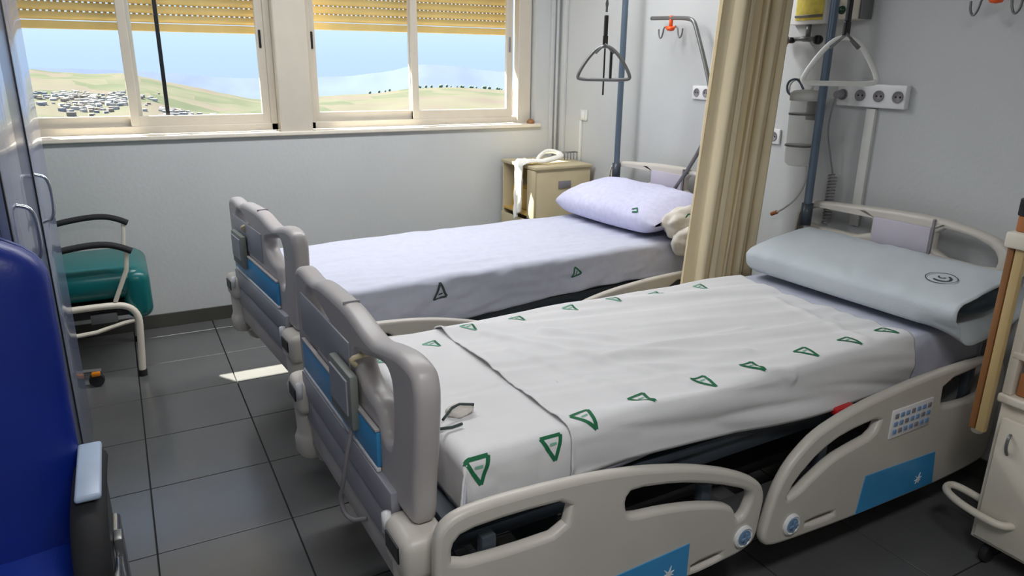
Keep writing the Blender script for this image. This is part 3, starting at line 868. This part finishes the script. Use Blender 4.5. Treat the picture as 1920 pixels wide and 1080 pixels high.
# ------------------------------------------------------------ lifting poles with trapeze handles
def lifting_pole(base, hang, w, label, hl):
    r = empty('lifting_pole', base, 0, label, 'pole', 'lifting poles at the bed heads')
    b = Vector(base); h = Vector(hang)-b
    top = 2.28-base[2]
    m = MB(); m.tube([(0, 0, 0), (0, 0, top*.5), (0, 0, top-.10), (h.x*.08, h.y*.08, top-.02), (h.x*.3, h.y*.3, top+.01), (h.x*1.1, h.y*1.1, top+.02)], .0185, 14, sm=2)
    m.build('pole', M['pole'], r)
    m = MB(); m.cyl((0, 0, -.0), (0, 0, .10), .026, 14); m.build('socket_sleeve', M['dark'], r)
    # strap, clip, handle
    hz = h.z
    d = Vector((_R.x, _R.y, 0)).normalized()   # handle turned roughly across the room
    d = Vector((.82, -.57, 0))
    ap = Vector((h.x, h.y, hz+.09)); vs_ = w/.36
    m = MB(); m.tube([Vector((h.x, h.y, top+.0)), Vector((h.x, h.y, hz+.26))], .006, 8)
    for k in range(6):
        c = Vector((h.x, h.y, hz+.30+k*.028)); a = (Vector((1, 0, 0)), Vector((0, 1, 0)))[k % 2]
        m.tube([c+a*.008*math.cos(2*PI*q/8)+Vector((0, 0, .016*math.sin(2*PI*q/8))) for q in range(8)], .0025, 5, closed=True)
    m.build('hanging_chain', M['greym'], r)
    m = MB(); m.box(ap+Vector((0, 0, .105)), (.020, .016, .10), bev=.004); m.box(ap+Vector((0, 0, .03)), (.028, .014, .05), bev=.004)
    m.build('strap', M['black'], r)
    hw = w/2
    A = [ap+d*(-.03), ap+d*(-hw*.62)-Vector((0, 0, .075*vs_)), ap+d*(-hw)-Vector((0, 0, .19*vs_)), ap+d*(-hw*.93)-Vector((0, 0, .215*vs_)),
         ap-Vector((0, 0, .215*vs_)), ap+d*(hw*.93)-Vector((0, 0, .215*vs_)), ap+d*hw-Vector((0, 0, .19*vs_)), ap+d*(hw*.62)-Vector((0, 0, .075*vs_)), ap+d*.03]
    m = MB(); m.tube(A, .0095, 10, sm=2, closed=True)
    m.build('trapeze_handle', M[hl], r)
    m = MB()
    m.tube([ap+d*(-.05)-Vector((0, 0, .035)), ap+Vector((0, 0, .012)), ap+d*.05-Vector((0, 0, .035))], .013, 8, flat=.6)
    m.build('handle_top_plate', M['greym'], r)
    return r, ap, d
r_, ap, d = lifting_pole((-.17, -1.0, .90), (-.60, -1.425, 1.60), .285, 'grey lifting pole with hanging trapeze handle at the far bed', 'greym')
m = MB(); m.box(ap+d*.035+Vector((0, 0, -.09)), (.012, .012, .17), bev=.002); m.box(ap+d*.0+Vector((0, 0, -.13)), (.008, .006, .24), bev=.001)
m.build('loose_strap_end', M['black'], r_)
r_, ap, d = lifting_pole((-.17, -2.49, .90), (-.60, -2.908, 1.615), .265, 'grey lifting pole with hanging white trapeze handle at the nearer bed', 'switch')

# ------------------------------------------------------------ drip hook arms
def hooks(m, c, ax, w, mi_o=0, mi_m=1):
    c = Vector(c); ax = Vector(ax).normalized()
    m.cyl(c+Vector((0, 0, .05)), c-Vector((0, 0, .015)), .011, 12, mi=mi_o)
    m.lathe([(0, -.014), (.020, -.010), (.026, 0), (.020, .010), (0, .014)], c-Vector((0, 0, .02)), 14, mi=mi_o)
    for s in (-1, 1):
        m.cyl(c-Vector((0, 0, .018)), c+ax*s*w*.42-Vector((0, 0, .010)), .007, 8, mi=mi_o)
        P = [c+ax*s*w*.35-Vector((0, 0, .010)), c+ax*s*w*.6-Vector((0, 0, .012)), c+ax*s*w*.66-Vector((0, 0, .05)), c+ax*s*w*.82-Vector((0, 0, .075)), c+ax*s*w*1.0-Vector((0, 0, .055)), c+ax*s*w*1.03-Vector((0, 0, .02))]
        m.tube(P, .0045, 7, sm=2, mi=mi_m)
r = empty('drip_arm', (-.12, -1.50, .90), 0, 'bent grey drip arm with orange double hook over the far bed', 'drip stand', 'drip arms at the bed heads')
def rel(pts, o): return [Vector(p)-Vector(o) for p in pts]
O = (-.12, -1.50, .90)
MB().tube(rel([(-.12, -1.50, .90), (-.10, -1.568, 1.005), (-.10, -1.70, 1.20), (-.10, -1.745, 1.34), (-.10, -1.706, 1.498), (-.10, -1.56, 1.79), (-.10, -1.529, 1.835), (-.10, -1.46, 1.848), (-.10, -1.17, 1.857)], O), .0115, 12, sm=2).build('bent_tube', M['greym'], r)
m = MB(); hooks(m, Vector((-.10, -1.345, 1.815))-Vector(O), (0, 1, 0), .10); m.build('hook_holder', [M['orange'], M['greym']], r, label='orange hook holder with two wire hooks')
O = (-.04, -3.55, .80)
r = empty('drip_arm', O, 0, 'bent drip arm with orange double hook on the wall at the top right', 'drip stand', 'drip arms at the bed heads')
MB().tube(rel([(-.04, -3.55, .80), (-.04, -3.56, 1.2), (-.04, -3.54, 1.60), (-.05, -3.42, 1.82), (-.10, -3.31, 1.90), (-.10, -3.22, 1.905), (-.10, -2.95, 1.905)], O), .0115, 12, sm=2).build('bent_tube', M['greym'], r)
m = MB(); hooks(m, Vector((-.10, -3.122, 1.862))-Vector(O), (0, 1, 0), .088); m.build('hook_holder', [M['orange'], M['greym']], r, label='orange hook holder with two wire hooks')

# ------------------------------------------------------------ curtain between the beds
r = empty('privacy_curtain', (-.4, -2.15, 0), 0, 'cream privacy curtain gathered between the two beds', 'curtain')
def cur(u, v):
    z = .22+(2.36-.22)*v
    spread = .425-.03*v
    x = -.655+.175*v+spread*u
    ph = u*2*PI*5.5
    amp = .050+.012*fbm(u*6, v*1.2)
    y = -2.20+amp*math.sin(ph+.5*fbm(u*3, v*1.5, 4))+.012*math.sin(ph*2.3+v*2)-.02*(1-v)
    x += .020*math.sin(ph*2)+.012*fbm(u*5, v*2, 8)
    return Vector((x+.4, y+2.15, z))
o = MB().grid(cur, 170, 40).build('curtain_cloth', M['curtain'], r)
so = o.modifiers.new('thickness', 'SOLIDIFY'); so.thickness = .003
for k in range(9):
    m = MB(); c = Vector((-.50+.045*k+.4, -.05, 2.385))
    m.tube([c+Vector((0, .012*math.cos(2*PI*q/8), .018*math.sin(2*PI*q/8))) for q in range(8)], .003, 6, closed=True)
    m.build('curtain_ring', M['chrome'], r)
m = MB(); m.cyl((-2.6, -2.20, 2.40), (-.0, -2.20, 2.40), .012, 12)
for xx in (-.4, -1.4, -2.55): m.cyl((xx, -2.20, 2.40), (xx, -2.20, 2.72), .008, 8)
meta(m.build('curtain_rail', M['chrome'], None), 'ceiling hung chrome rail above the privacy curtain', 'rail')

# ------------------------------------------------------------ wall fittings
def socket(m, y, z, r_=.019, x=-.0):
    m.lathe([(0, -.004), (r_, -.004), (r_+.003, -.009), (r_+.006, -.009), (r_+.006, 0)], (x, y, z), 18, axis='X', mi=1)
    for s in (-1, 1): m.lathe([(0, -.006), (.003, -.006), (.003, 0)], (x, y+s*.0095, z), 8, axis='X', mi=2)
r = empty('socket_strip', (0, -2.625, 1.485), 0, 'white four gang socket strip on the wall above the nearer bed', 'socket')
MB().box((-.018, 0, 0), (.034, .335, .098), bev=.006).build('strip_body', M['white'], r, 40)
for k, yy in enumerate((.135, .045, -.045, -.135)):
    m = MB(); m.lathe([(0, 0), (.019, 0), (.021, -.005), (.024, -.006), (.024, .001)], (0, 0, 0), 20, axis='X', mi=0)
    for s in (-1, 1): m.lathe([(0, -.003), (.0035, -.003), (.0035, 0)], (0, s*.010, 0), 8, axis='X', mi=1)
    o = m.build('socket_outlet', [M['sock'], M['black']], r); o.location = (-.0362, yy, 0)
# plug with cord
o0 = (-.06, -2.49, 1.485)
r = empty('call_cord', o0, 0, 'grey plug and coiled cord hanging from the socket strip', 'cord')
m = MB(); m.cyl((.016, 0, 0), (-.022, 0, 0), .021, 14, r2=.015); m.build('plug', M['sock'], r)
m = MB(); m.tube([(-.02, 0, -.005), (-.03, .005, -.06), (-.01, .03, -.16), (.0, .0, -.28), (.02, -.01, -.36)], .004, 7, sm=3)
m.build('cord', M['sock'], r)
m = MB(); m.tube([(.02+.018*math.cos(k*.9), -.01+.018*math.sin(k*.9), -.36-k*.0021) for k in range(110)], .0036, 6)
m.build('coil', M['sock'], r)
def small_socket(loc, n, label):
    r = empty('wall_socket', loc, 0, label, 'socket', 'small white wall sockets')
    MB().box((-.007, 0, 0), (.014, .075*n, .075), bev=.005).build('cover_plate', M['white'], r, 40)
    for k in range(n):
        m = MB(); m.lathe([(0, 0), (.019, 0), (.022, -.004), (.024, .001)], (0, 0, 0), 18, axis='X', mi=0)
        for s in (-1, 1): m.lathe([(0, -.003), (.003, -.003), (.003, 0)], (0, s*.009, 0), 8, axis='X', mi=1)
        o = m.build('socket_outlet', [M['sock'], M['black']], r); o.location = (-.0142, (k-(n-1)/2)*.075, 0)
small_socket((0, -1.545, 1.452), 2, 'white double wall socket above the far bed beside the curtain')
small_socket((0, -2.10, 1.262), 1, 'single white wall socket just right of the curtain')
r = empty('light_switch', (0, -.36, 1.25), 0, 'small white switch on the wall left of the far lifting pole', 'switch')
MB().box((-.006, 0, 0), (.012, .085, .075), bev=.004).build('switch_plate', M['switch'], r, 40)
MB().box((-.014, 0, 0), (.006, .035, .05), bev=.002).build('rocker', M['white'], r, 40)
meta(MB().box((-.008, -.33, .96), (.016, .022, .50), bev=.003).build('cable_duct', M['switch'], None, 40), 'narrow white cable duct running down below the light switch', 'duct')
meta(MB().box((-.010, -2.63, 1.17), (.02, .045, .52), bev=.003).build('cable_duct', M['switch'], None, 40), 'white cable duct running down below the socket strip', 'duct')
# gas panel, regulators, suction jar
O = Vector((0, -2.24, 1.87))
r = empty('gas_outlet_panel', O, 0, 'yellow labelled medical gas panel on the wall right of the curtain', 'panel')
MB().box((-.02, .0, .02), (.04, .21, .20), bev=.006).build('panel_body', M['white'], r, 40)
MB().box((-.042, -.012, .015), (.006, .155, .155), bev=.002).build('yellow_label', M['yellow'], r, 40)
MB().box((-.047, -.012, -.045), (.006, .155, .012), bev=.001).build('label_edge', M['greym'], r)
m = MB(); m.cyl((-.045, .10, -.145), (-.045, -.09, -.145), .010, 12); m.cyl((-.02, 0, -.145), (-.02, 0, -.08), .012, 10); m.cyl((0, 0, -.145), (-.05, 0, -.145), .012, 10)
m.build('manifold_pipe', M['greym'], r)
for yy, mt, rr_ in ((.105, 'brownp', .024), (.062, 'black', .014), (-.09, 'black', .021)):
    MB().lathe([(0, -.016), (rr_*.8, -.016), (rr_, -.008), (rr_, .008), (rr_*.8, .016), (0, .016)], (-.055, yy, -.15), 16, axis='X').build('valve_knob', M[mt], r, label='amber valve knob' if mt == 'brownp' else None)
MB().lathe([(0, -.03), (.012, -.02), (.016, 0), (0, .002)], (-.055, .105, -.172), 12).build('amber_bowl', M['brownp'], r)
r = empty('flow_regulator', (0, -2.48, 1.885), 0, 'cream flow regulator box with dark green dial above the nearer bed pole', 'regulator')
MB().box((-.04, -.01, .01), (.08, .10, .19), bev=.01).build('regulator_body', M['cream'], r, 40)
MB().box((-.04, -.068, .01), (.07, .016, .19), bev=.004).build('side_cover', M['greym'], r, 40)
MB().lathe([(0, -.014), (.014, -.014), (.018, -.006), (.018, 0), (0, 0)], (-.08, .02, -.045), 16, axis='X').build('dial', mat('dark_green_dial', (16, 60, 44), .3), r)
O = Vector((-.085, -2.33, 1.15))
r = empty('suction_jar', O, 0, 'clear plastic suction jar with white lid hanging on the wall beside the lifting pole', 'jar')
MB().lathe([(0, .0), (.045, .0), (.058, .012), (.062, .05), (.066, .30), (.066, .31)], (0, 0, 0), 28).build('jar_body', M['jar'], r)
MB().lathe([(.066, .30), (.071, .30), (.071, .335), (.055, .345), (.02, .35), (0, .35)], (0, 0, 0), 28).build('lid', M['switch'], r)
m = MB()
for z in (.09, .235): m.lathe([(.066, z), (.0685, z), (.0685, z+.008), (.066, z+.008)], (0, 0, 0), 28)
m.build('band', M['greym'], r)['kind'] = 'stuff'
MB().box((.06, 0, .27), (.05, .04, .12), bev=.004).build('wall_bracket', M['greym'], r, 40)
MB().tube([(0, .02, .35), (-.01, .05, .40), (-.01, .11, .385), (0, .115, .33), (0, .065, .315)], .0055, 8, sm=3).build('tube_loop', M['pole'], r)
MB().tube([(0, -.02, .345), (-.01, -.05, .37), (0, .05, .40), (.02, .12, .38), (.03, .13, .33)], .005, 8, sm=3).build('tube_loop', M['switch'], r)
MB().tube([(0, -.05, .0), (.01, -.06, -.06), (0, -.02, -.16), (-.0, .05, -.22), (0, .09, -.245)], .006, 8, sm=3).build('drain_hose', M['switch'], r)
MB().tube([(0, .085, -.243), (0, .12, -.26)], .010, 8).build('hose_tip', M['wood'], r)

# ------------------------------------------------------------ wardrobe
WX = -3.2
r = empty('wardrobe', (WX-.3, -2.06, 0), 0, 'tall glossy blue grey wardrobe along the left wall', 'wardrobe')
def WR(mb, nm, mt, par=r, lb=None, sm=40):
    o = mb.build(nm, mt, par, sm, lb)
    if True:
        for v in o.data.vertices: v.co -= Vector((WX-.3, -2.06, 0))
    return o
y0, y1 = -2.70, -1.42
MB_ = MB().box((WX-.32, (y0+y1)/2, 1.09), (.60, y1-y0, 2.06), bev=.003)
WR(MB_, 'carcass', M['lamin'])
WR(MB().box((WX-.33, (y0+y1)/2, .03), (.56, y1-y0-.02, .06)), 'plinth', M['gap'])
for (a, b_, hy) in ((-1.975, -1.425, -1.915), (-2.695, -1.992, -2.50)):
    d = WR(MB().box((WX-.010, (a+b_)/2, 1.09), (.020, b_-a, 2.04), bev=.003), 'door', M['lamin'])
    h = MB(); h.tube([(WX, hy, 1.235), (WX+.034, hy, 1.225), (WX+.040, hy, 1.16), (WX+.034, hy, 1.085), (WX, hy, 1.075)], .0055, 10, sm=2)
    WR(h, 'handle', M['chrome'], d)
    WR(MB().box((WX+.0015, a+.008 if a < -2 else a-.003, 1.09), (.004, .015, 2.04), bev=.001), 'dark_edge_strip', M['gap'], d)
WR(MB().box((WX-.004, -1.983, 1.09), (.016, .016, 2.04), bev=.001), 'centre_post', M['gap'])

# ------------------------------------------------------------ teal recliner
O = Vector((-3.35, -.50, 0))
r = empty('recliner_chair', O, 0, 'teal vinyl recliner with black armrests and cream frame behind the wardrobe', 'armchair', 'recliner armchairs')
def RC(mb, nm, mt, lb=None, sm=40, par=None):
    o = mb.build(nm, mt, par or r, sm, lb)
    for v in o.data.vertices: v.co -= O
    return o
def cushion(c, s, bul=.03, n=12, seed=0):
    """rounded upholstered block"""
    m = MB(); m.box(c, s, bev=min(s)*.42, seg=5)
    return m
RC(cushion((-3.18, -.46, .50), (.56, .54, .17)), 'seat', M['teal'])
RC(cushion((-2.955, -.46, .435), (.13, .56, .26)), 'seat_front', M['teal'])
RC(MB().box((-3.60, -.46, .83), (.16, .54, .78), bev=.06, seg=4, rot=Matrix.Rotation(R(-12), 3, 'Y')), 'backrest', M['teal'])
for yy in (-.19, -.745):
    a = MB(); a.tube([(-3.42, yy, .665), (-3.30, yy, .70), (-3.15, yy, .722), (-3.06, yy, .72), (-3.0, yy, .70), (-2.955, yy, .675)], .022, 12, sm=2, flat=.75)
    if yy > -.3:
        for v in a.bm.verts: v.co.z += .035
    RC(a, 'armrest', M['rubber'], 'black armrest')
    dz = .035 if yy > -.3 else 0
    RC(MB().tube([(-2.975, yy, .685+dz), (-2.99, yy, .58), (-3.06, yy, .42)], .011, 8, sm=0, flat=1), 'arm_post', M['cream'])
    RC(MB().tube([(-3.40, yy, .40), (-3.10, yy, .405), (-3.01, yy, .395), (-2.965, yy, .34), (-2.968, yy, .25), (-2.985, yy, .03)], .017, 12, sm=2), 'leg', M['cream'])
    RC(MB().lathe([(0, 0), (.022, 0), (.022, .035), (0, .035)], (-2.985, yy, 0), 12), 'foot_cap', M['rubber'])
    RC(MB().tube([(-3.42, yy, .275), (-3.20, yy, .262), (-3.05, yy, .30), (-2.985, yy, .31)], .011, 8, sm=1), 'lower_rail', M['cream'])
    RC(MB().box((-3.12, yy, .34), (.12, .014, .05), bev=.004), 'hinge_plate', M['greym'])
    RC(MB().tube([(-3.55, yy, .40), (-3.60, yy, .25), (-3.62, yy, .03)], .016, 10, sm=1), 'rear_leg', M['cream'])
RC(MB().box((-3.20, -.46, .36), (.50, .50, .06), bev=.01), 'seat_frame', M['black'])
RC(MB().tube([(-3.62, -.78, .085), (-3.25, -.78, .085), (-3.17, -.78, .08)], .010, 8), 'base_bar', M['greym'])
for xx, yy in ((-3.195, -.79), (-3.60, -.20)):
    m = MB(); m.lathe([(0, -.016), (.032, -.016), (.036, -.01), (.036, .01), (.032, .016), (0, .016)], (xx, yy, .0365), 18, axis='Y', mi=0)
    m.box((xx, yy, .07), (.04, .05, .02), bev=.005, mi=1)
    RC(m, 'caster', [M['rubber'], M['brownp']])

# ------------------------------------------------------------ navy recliner in the left foreground
O = Vector((-3.42, -3.15, 0))
r = empty('recliner_chair', O, 0, 'navy blue vinyl recliner with pale painted arm sheen in the left foreground', 'armchair', 'recliner armchairs')
m = MB()
def backf(u, v):
    # superelliptic rounded slab, leaning back towards the wardrobe
    a = 2*PI*u
    z = .46+.79*v
    hw = .295 if v < .82 else .295*(1-((v-.82)/.18)**2.4)**.5 if v < 1 else .0
    hw = max(hw, .002)+.0
    th = .075*(1 if v < .9 else max(.02, (1-((v-.9)/.1)**2))**.5)
    c, s = math.cos(a), math.sin(a)
    px = math.copysign(abs(c)**.55, c)*hw; py = math.copysign(abs(s)**.7, s)*th
    py -= .018*math.cos(px/.30*PI/2)*(1 if s < 0 else 0)
    return Vector((-3.42+px+.0, -2.93+py+(z-.46)*.16, z))
m.grid(backf, 48, 40)
RC(m, 'backrest', M['navy'])
RC(MB().box((-3.42, -3.20, .435), (.56, .54, .15), bev=.055, seg=5), 'seat', M['navys'])
RC(MB().box((-3.42, -3.50, .28), (.52, .07, .34), bev=.03, seg=4), 'leg_rest', M['navy'])
for sx in (-1, 1):
    xa = -3.42+sx*.315
    ar = MB(); ar.tube([(xa, -2.85, .645), (xa, -2.96, .665), (xa, -3.12, .668), (xa, -3.20, .645), (xa, -3.25, .59), (xa, -3.25, .54)], .036, 14, sm=2, flat=.8)
    arm = RC(ar, 'armrest', M['rubber'], 'black armrest')
    RC(MB().box((xa+sx*.004, -3.02, .703), (.052, .26, .016), bev=.007, seg=3), 'arm_sheen_strip', M['armsheen'], 'pale strip with window reflection painted in', par=arm)  # window reflection on the black armrest, modelled as a pale strip
    RC(MB().box((xa+sx*.01, -3.0, .545), (.03, .28, .15), bev=.012), 'side_panel', M['black'])
    RC(MB().box((xa+sx*.035, -2.98, .47), (.02, .05, .05), bev=.005), 'ratchet', M['greym'])
    fr = MB(); fr.tube([(xa+sx*.02, -2.78, .42), (xa+sx*.02, -2.98, .42), (xa+sx*.02, -3.22, .42), (xa+sx*.02, -3.32, .36), (xa+sx*.02, -3.34, .03)], .016, 12, sm=2)
    RC(fr, 'leg', M['chrome'])
    fr = MB(); fr.tube([(xa+sx*.02, -2.80, .42), (xa+sx*.02, -2.78, .30), (xa+sx*.02, -2.76, .03)], .016, 12, sm=1)
    RC(fr, 'leg', M['chrome'])
RC(MB().box((-3.42, -3.05, .345), (.50, .50, .05), bev=.01), 'seat_frame', M['black'])

# ------------------------------------------------------------ bedside cabinet in the far corner
O = Vector((-.26, -.29, 0))
r = empty('bedside_cabinet', O, 0, 'tan bedside cabinet with open side standing in the window corner', 'cabinet', 'bedside cabinets')
x0, x1, y0, y1, zt = -.49, -.045, -.53, -.05, .93
def BC(mb, nm, mt, lb=None, par=None):
    o = mb.build(nm, mt, par or r, 40, lb)
    for v in o.data.vertices: v.co -= O
    return o
th = .016
BC(MB().box(((x0+x1)/2, y0+th/2, .505), (x1-x0, th, .83), bev=.003), 'side_panel', M['tan'])
BC(MB().box(((x0+x1)/2, y1-th/2, .505), (x1-x0, th, .83), bev=.003), 'side_panel', M['tan'])
BC(MB().box((x1-th/2, (y0+y1)/2, .505), (th, y1-y0-.03, .83), bev=.003), 'back_panel', M['tanlit'])
BC(MB().box(((x0+x1)/2, (y0+y1)/2, zt-.012), (x1-x0+.02, y1-y0+.02, .022), bev=.004), 'top_panel', M['tan'])
BC(MB().box(((x0+x1)/2, (y0+y1)/2, .58), (x1-x0-.01, y1-y0-.03, .016), bev=.002), 'shelf', M['tanlit'])
BC(MB().box(((x0+x1)/2, (y0+y1)/2, .11), (x1-x0-.01, y1-y0-.03, .02), bev=.002), 'shelf', M['tan'])
BC(MB().box((x0-.006, (y0+y1)/2, .36), (.014, y1-y0-.01, .38), bev=.003), 'door', M['tan'])
BC(MB().box((x0-.004, y0+.045, .735), (.016, .10, .335), bev=.004), 'corner_post', M['tan'])
BC(MB().box(((x0+x1)/2+.01, y0-.003, .80), (.10, .006, .05), bev=.002), 'label_holder', M['sock'], 'small grey label plate')
BC(MB().box((x0+.16, (y0+y1)/2+.07, .665), (.20, .27, .15), bev=.008), 'inner_box', M['tanlit'], 'amber coloured box on the shelf')
for a, b_ in ((x0+.03, y0+.03), (x0+.03, y1-.03), (x1-.03, y0+.03), (x1-.03, y1-.03)):
    m = MB(); m.lathe([(0, -.012), (.03, -.012), (.03, .012), (0, .012)], (a, b_, .03), 14, axis='Y'); m.cyl((a, b_, .03), (a, b_, .10), .010, 8)
    BC(m, 'caster', M['rubber'])
# cloth over the cabinet corner, crumpled cloth and a wire rack on top
def clothf(u, v):
    # lies on the top and falls over the open left side
    s = u*.46
    w = .15+.05*math.sin(v*3)
    y = -.37+w*(v-.5)+.03*fbm(u*4, v*3)
    if s < .14: x = -.51+.14-s; z = .946+.016*abs(fbm(u*9, v*6, 2))
    else:
        d = s-.14; x = -.51-.016-.012*math.sin(v*11+u*3)-.014*abs(fbm(v*7, u*5)); z = .94-d*(1+.25*v); y = -.37+w*(v-.5)*(1-1.6*d)+.03*d
    return Vector((x, y, z))
m = MB(); m.grid(clothf, 40, 20)
o = m.build('white_cloth', M['towel']); so = o.modifiers.new('thickness', 'SOLIDIFY'); so.thickness = .004
meta(o, 'white cloth hanging down over the open side of the far tan cabinet', 'cloth', 'cloths on the far cabinet')
m = MB(); m.tube([(-.42, -.42, .955), (-.36, -.36, .985), (-.28, -.32, 1.010), (-.21, -.34, 1.0), (-.20, -.40, .975), (-.29, -.43, .965), (-.38, -.45, .955)], [.014, .018, .022, .02, .016], 10, sm=2, closed=True, flat=.8)
meta(m.build('crumpled_cloth', M['towel'], None), 'crumpled white cloth ring on top of the far tan cabinet', 'cloth', 'cloths on the far cabinet')
m = MB()
for k in range(5):
    X = -.17+k*.026
    m.tube([(X, -.30, .944), (X, -.30, .99), (X, -.38, 1.0), (X, -.38, .944)], .003, 6, sm=1)
m.tube([(-.18, -.38, .995), (-.06, -.38, .995)], .003, 6); m.tube([(-.18, -.30, .985), (-.06, -.30, .985)], .003, 6)
meta(m.build('wire_rack', M['greym'], None), 'small grey wire rack on top of the far tan cabinet', 'rack')

# ------------------------------------------------------------ near bedside cabinet with folded overbed table
O = Vector((-.33, -3.90, 0))
r = empty('bedside_cabinet', O, 0, 'cream bedside cabinet with bumper rail and folded table at the right edge', 'cabinet', 'bedside cabinets')
x0, x1, y0, y1 = -.565, -.10, -4.15, -3.645
BC(MB().box(((x0+x1)/2+.01, (y0+y1)/2, .335), (x1-x0-.02, y1-y0, .51), bev=.006), 'body', M['cream'])
d = BC(MB().box((x0+.004, (y0+y1)/2, .325), (.018, y1-y0-.045, .44), bev=.004), 'door', M['cream'])
BC(MB().tube([(x0-.005, -3.705, .50), (x0-.020, -3.707, .49), (x0-.022, -3.708, .455), (x0-.005, -3.708, .43)], .005, 8, sm=2), 'handle', M['greym'], None, d)
BC(MB().box(((x0+x1)/2, (y0+y1)/2, .605), (x1-x0+.012, y1-y0+.01, .03), bev=.008, seg=3), 'counter', M['cream'])
BC(MB().box((x0+.02, y1-.016, .80), (.036, .03, .36), bev=.006), 'corner_post', M['cream'])
BC(MB().box((x1-.02, y1-.016, .80), (.036, .03, .36), bev=.006), 'corner_post', M['cream'])
BC(MB().box((x1-.01, (y0+y1)/2, .80), (.016, y1-y0, .36), bev=.003), 'back_panel', M['cream'])
BC(MB().box((x0+.02, y0+.016, .80), (.036, .03, .36), bev=.006), 'corner_post', M['cream'])
BC(MB().box(((x0+x1)/2, (y0+y1)/2, .755), (x1-x0, y1-y0-.02, .022), bev=.004), 'shelf', M['cream'])
BC(MB().box(((x0+x1)/2, (y0+y1)/2, .985), (x1-x0+.01, y1-y0+.01, .03), bev=.006), 'top', M['cream'])
BC(MB().tube([(-.50, -3.645, .20), (-.49, -3.56, .20), (-.50, -3.525, .20), (-.55, -3.535, .20), (-.585, -3.60, .20), (-.60, -3.68, .20), (-.60, -3.75, .20), (-.565, -3.77, .20)], .013, 12, sm=2), 'bumper_rail', M['cream'])
for a, b_ in ((x0+.05, y0+.05), (x0+.05, y1-.05), (x1-.05, y0+.05), (x1-.05, y1-.05)):
    m = MB(); m.lathe([(0, -.012), (.033, -.012), (.036, -.006), (.036, .006), (.033, .012), (0, .012)], (a, b_, .036), 16, axis='Y'); m.cyl((a, b_, .036), (a, b_, .09), .012, 8)
    BC(m, 'caster', M['rubber'])
# folded overbed leaf seen edge-on
ft = BC(MB().box((-.588, -3.598, .79), (.018, .020, .62), bev=.004), 'folded_leaf', M['brown'], 'brown edged fold down table leaf')
BC(MB().box((-.588, -3.626, .79), (.026, .028, .62), bev=.006), 'leaf_edge', M['tanedge'], 'tan edge', ft)
BC(MB().box((-.585, -3.625, 1.115), (.06, .085, .05), bev=.008), 'hinge_cap', M['cream'], None, ft)
BC(MB().box((-.555, -3.60, .50), (.03, .03, .05), bev=.006), 'hinge_bracket', M['greym'], None, ft)
BC(MB().lathe([(0, .455), (.018, .457), (.02, .48), (0, .482)], (-.555, -3.60, 0), 12), 'pivot', M['cream'], None, ft)
m = MB(); m.box((-.585, -3.612, 1.165), (.022, .03, .05), bev=.006, mi=1); m.box((-.585, -3.612, 1.215), (.03, .035, .055), bev=.006, mi=0)
meta(m.build('bottle', [M['black'], M['wood']], None, 40), 'brown bottle with black cap standing on the folded table hinge', 'bottle')
m = MB(); m.box((-.47, -3.76, .66), (.15, .16, .075), bev=.004)
meta(m.build('cardboard_box', M['wood'], None, 40), 'brown cardboard box in the niche of the cream cabinet', 'box')
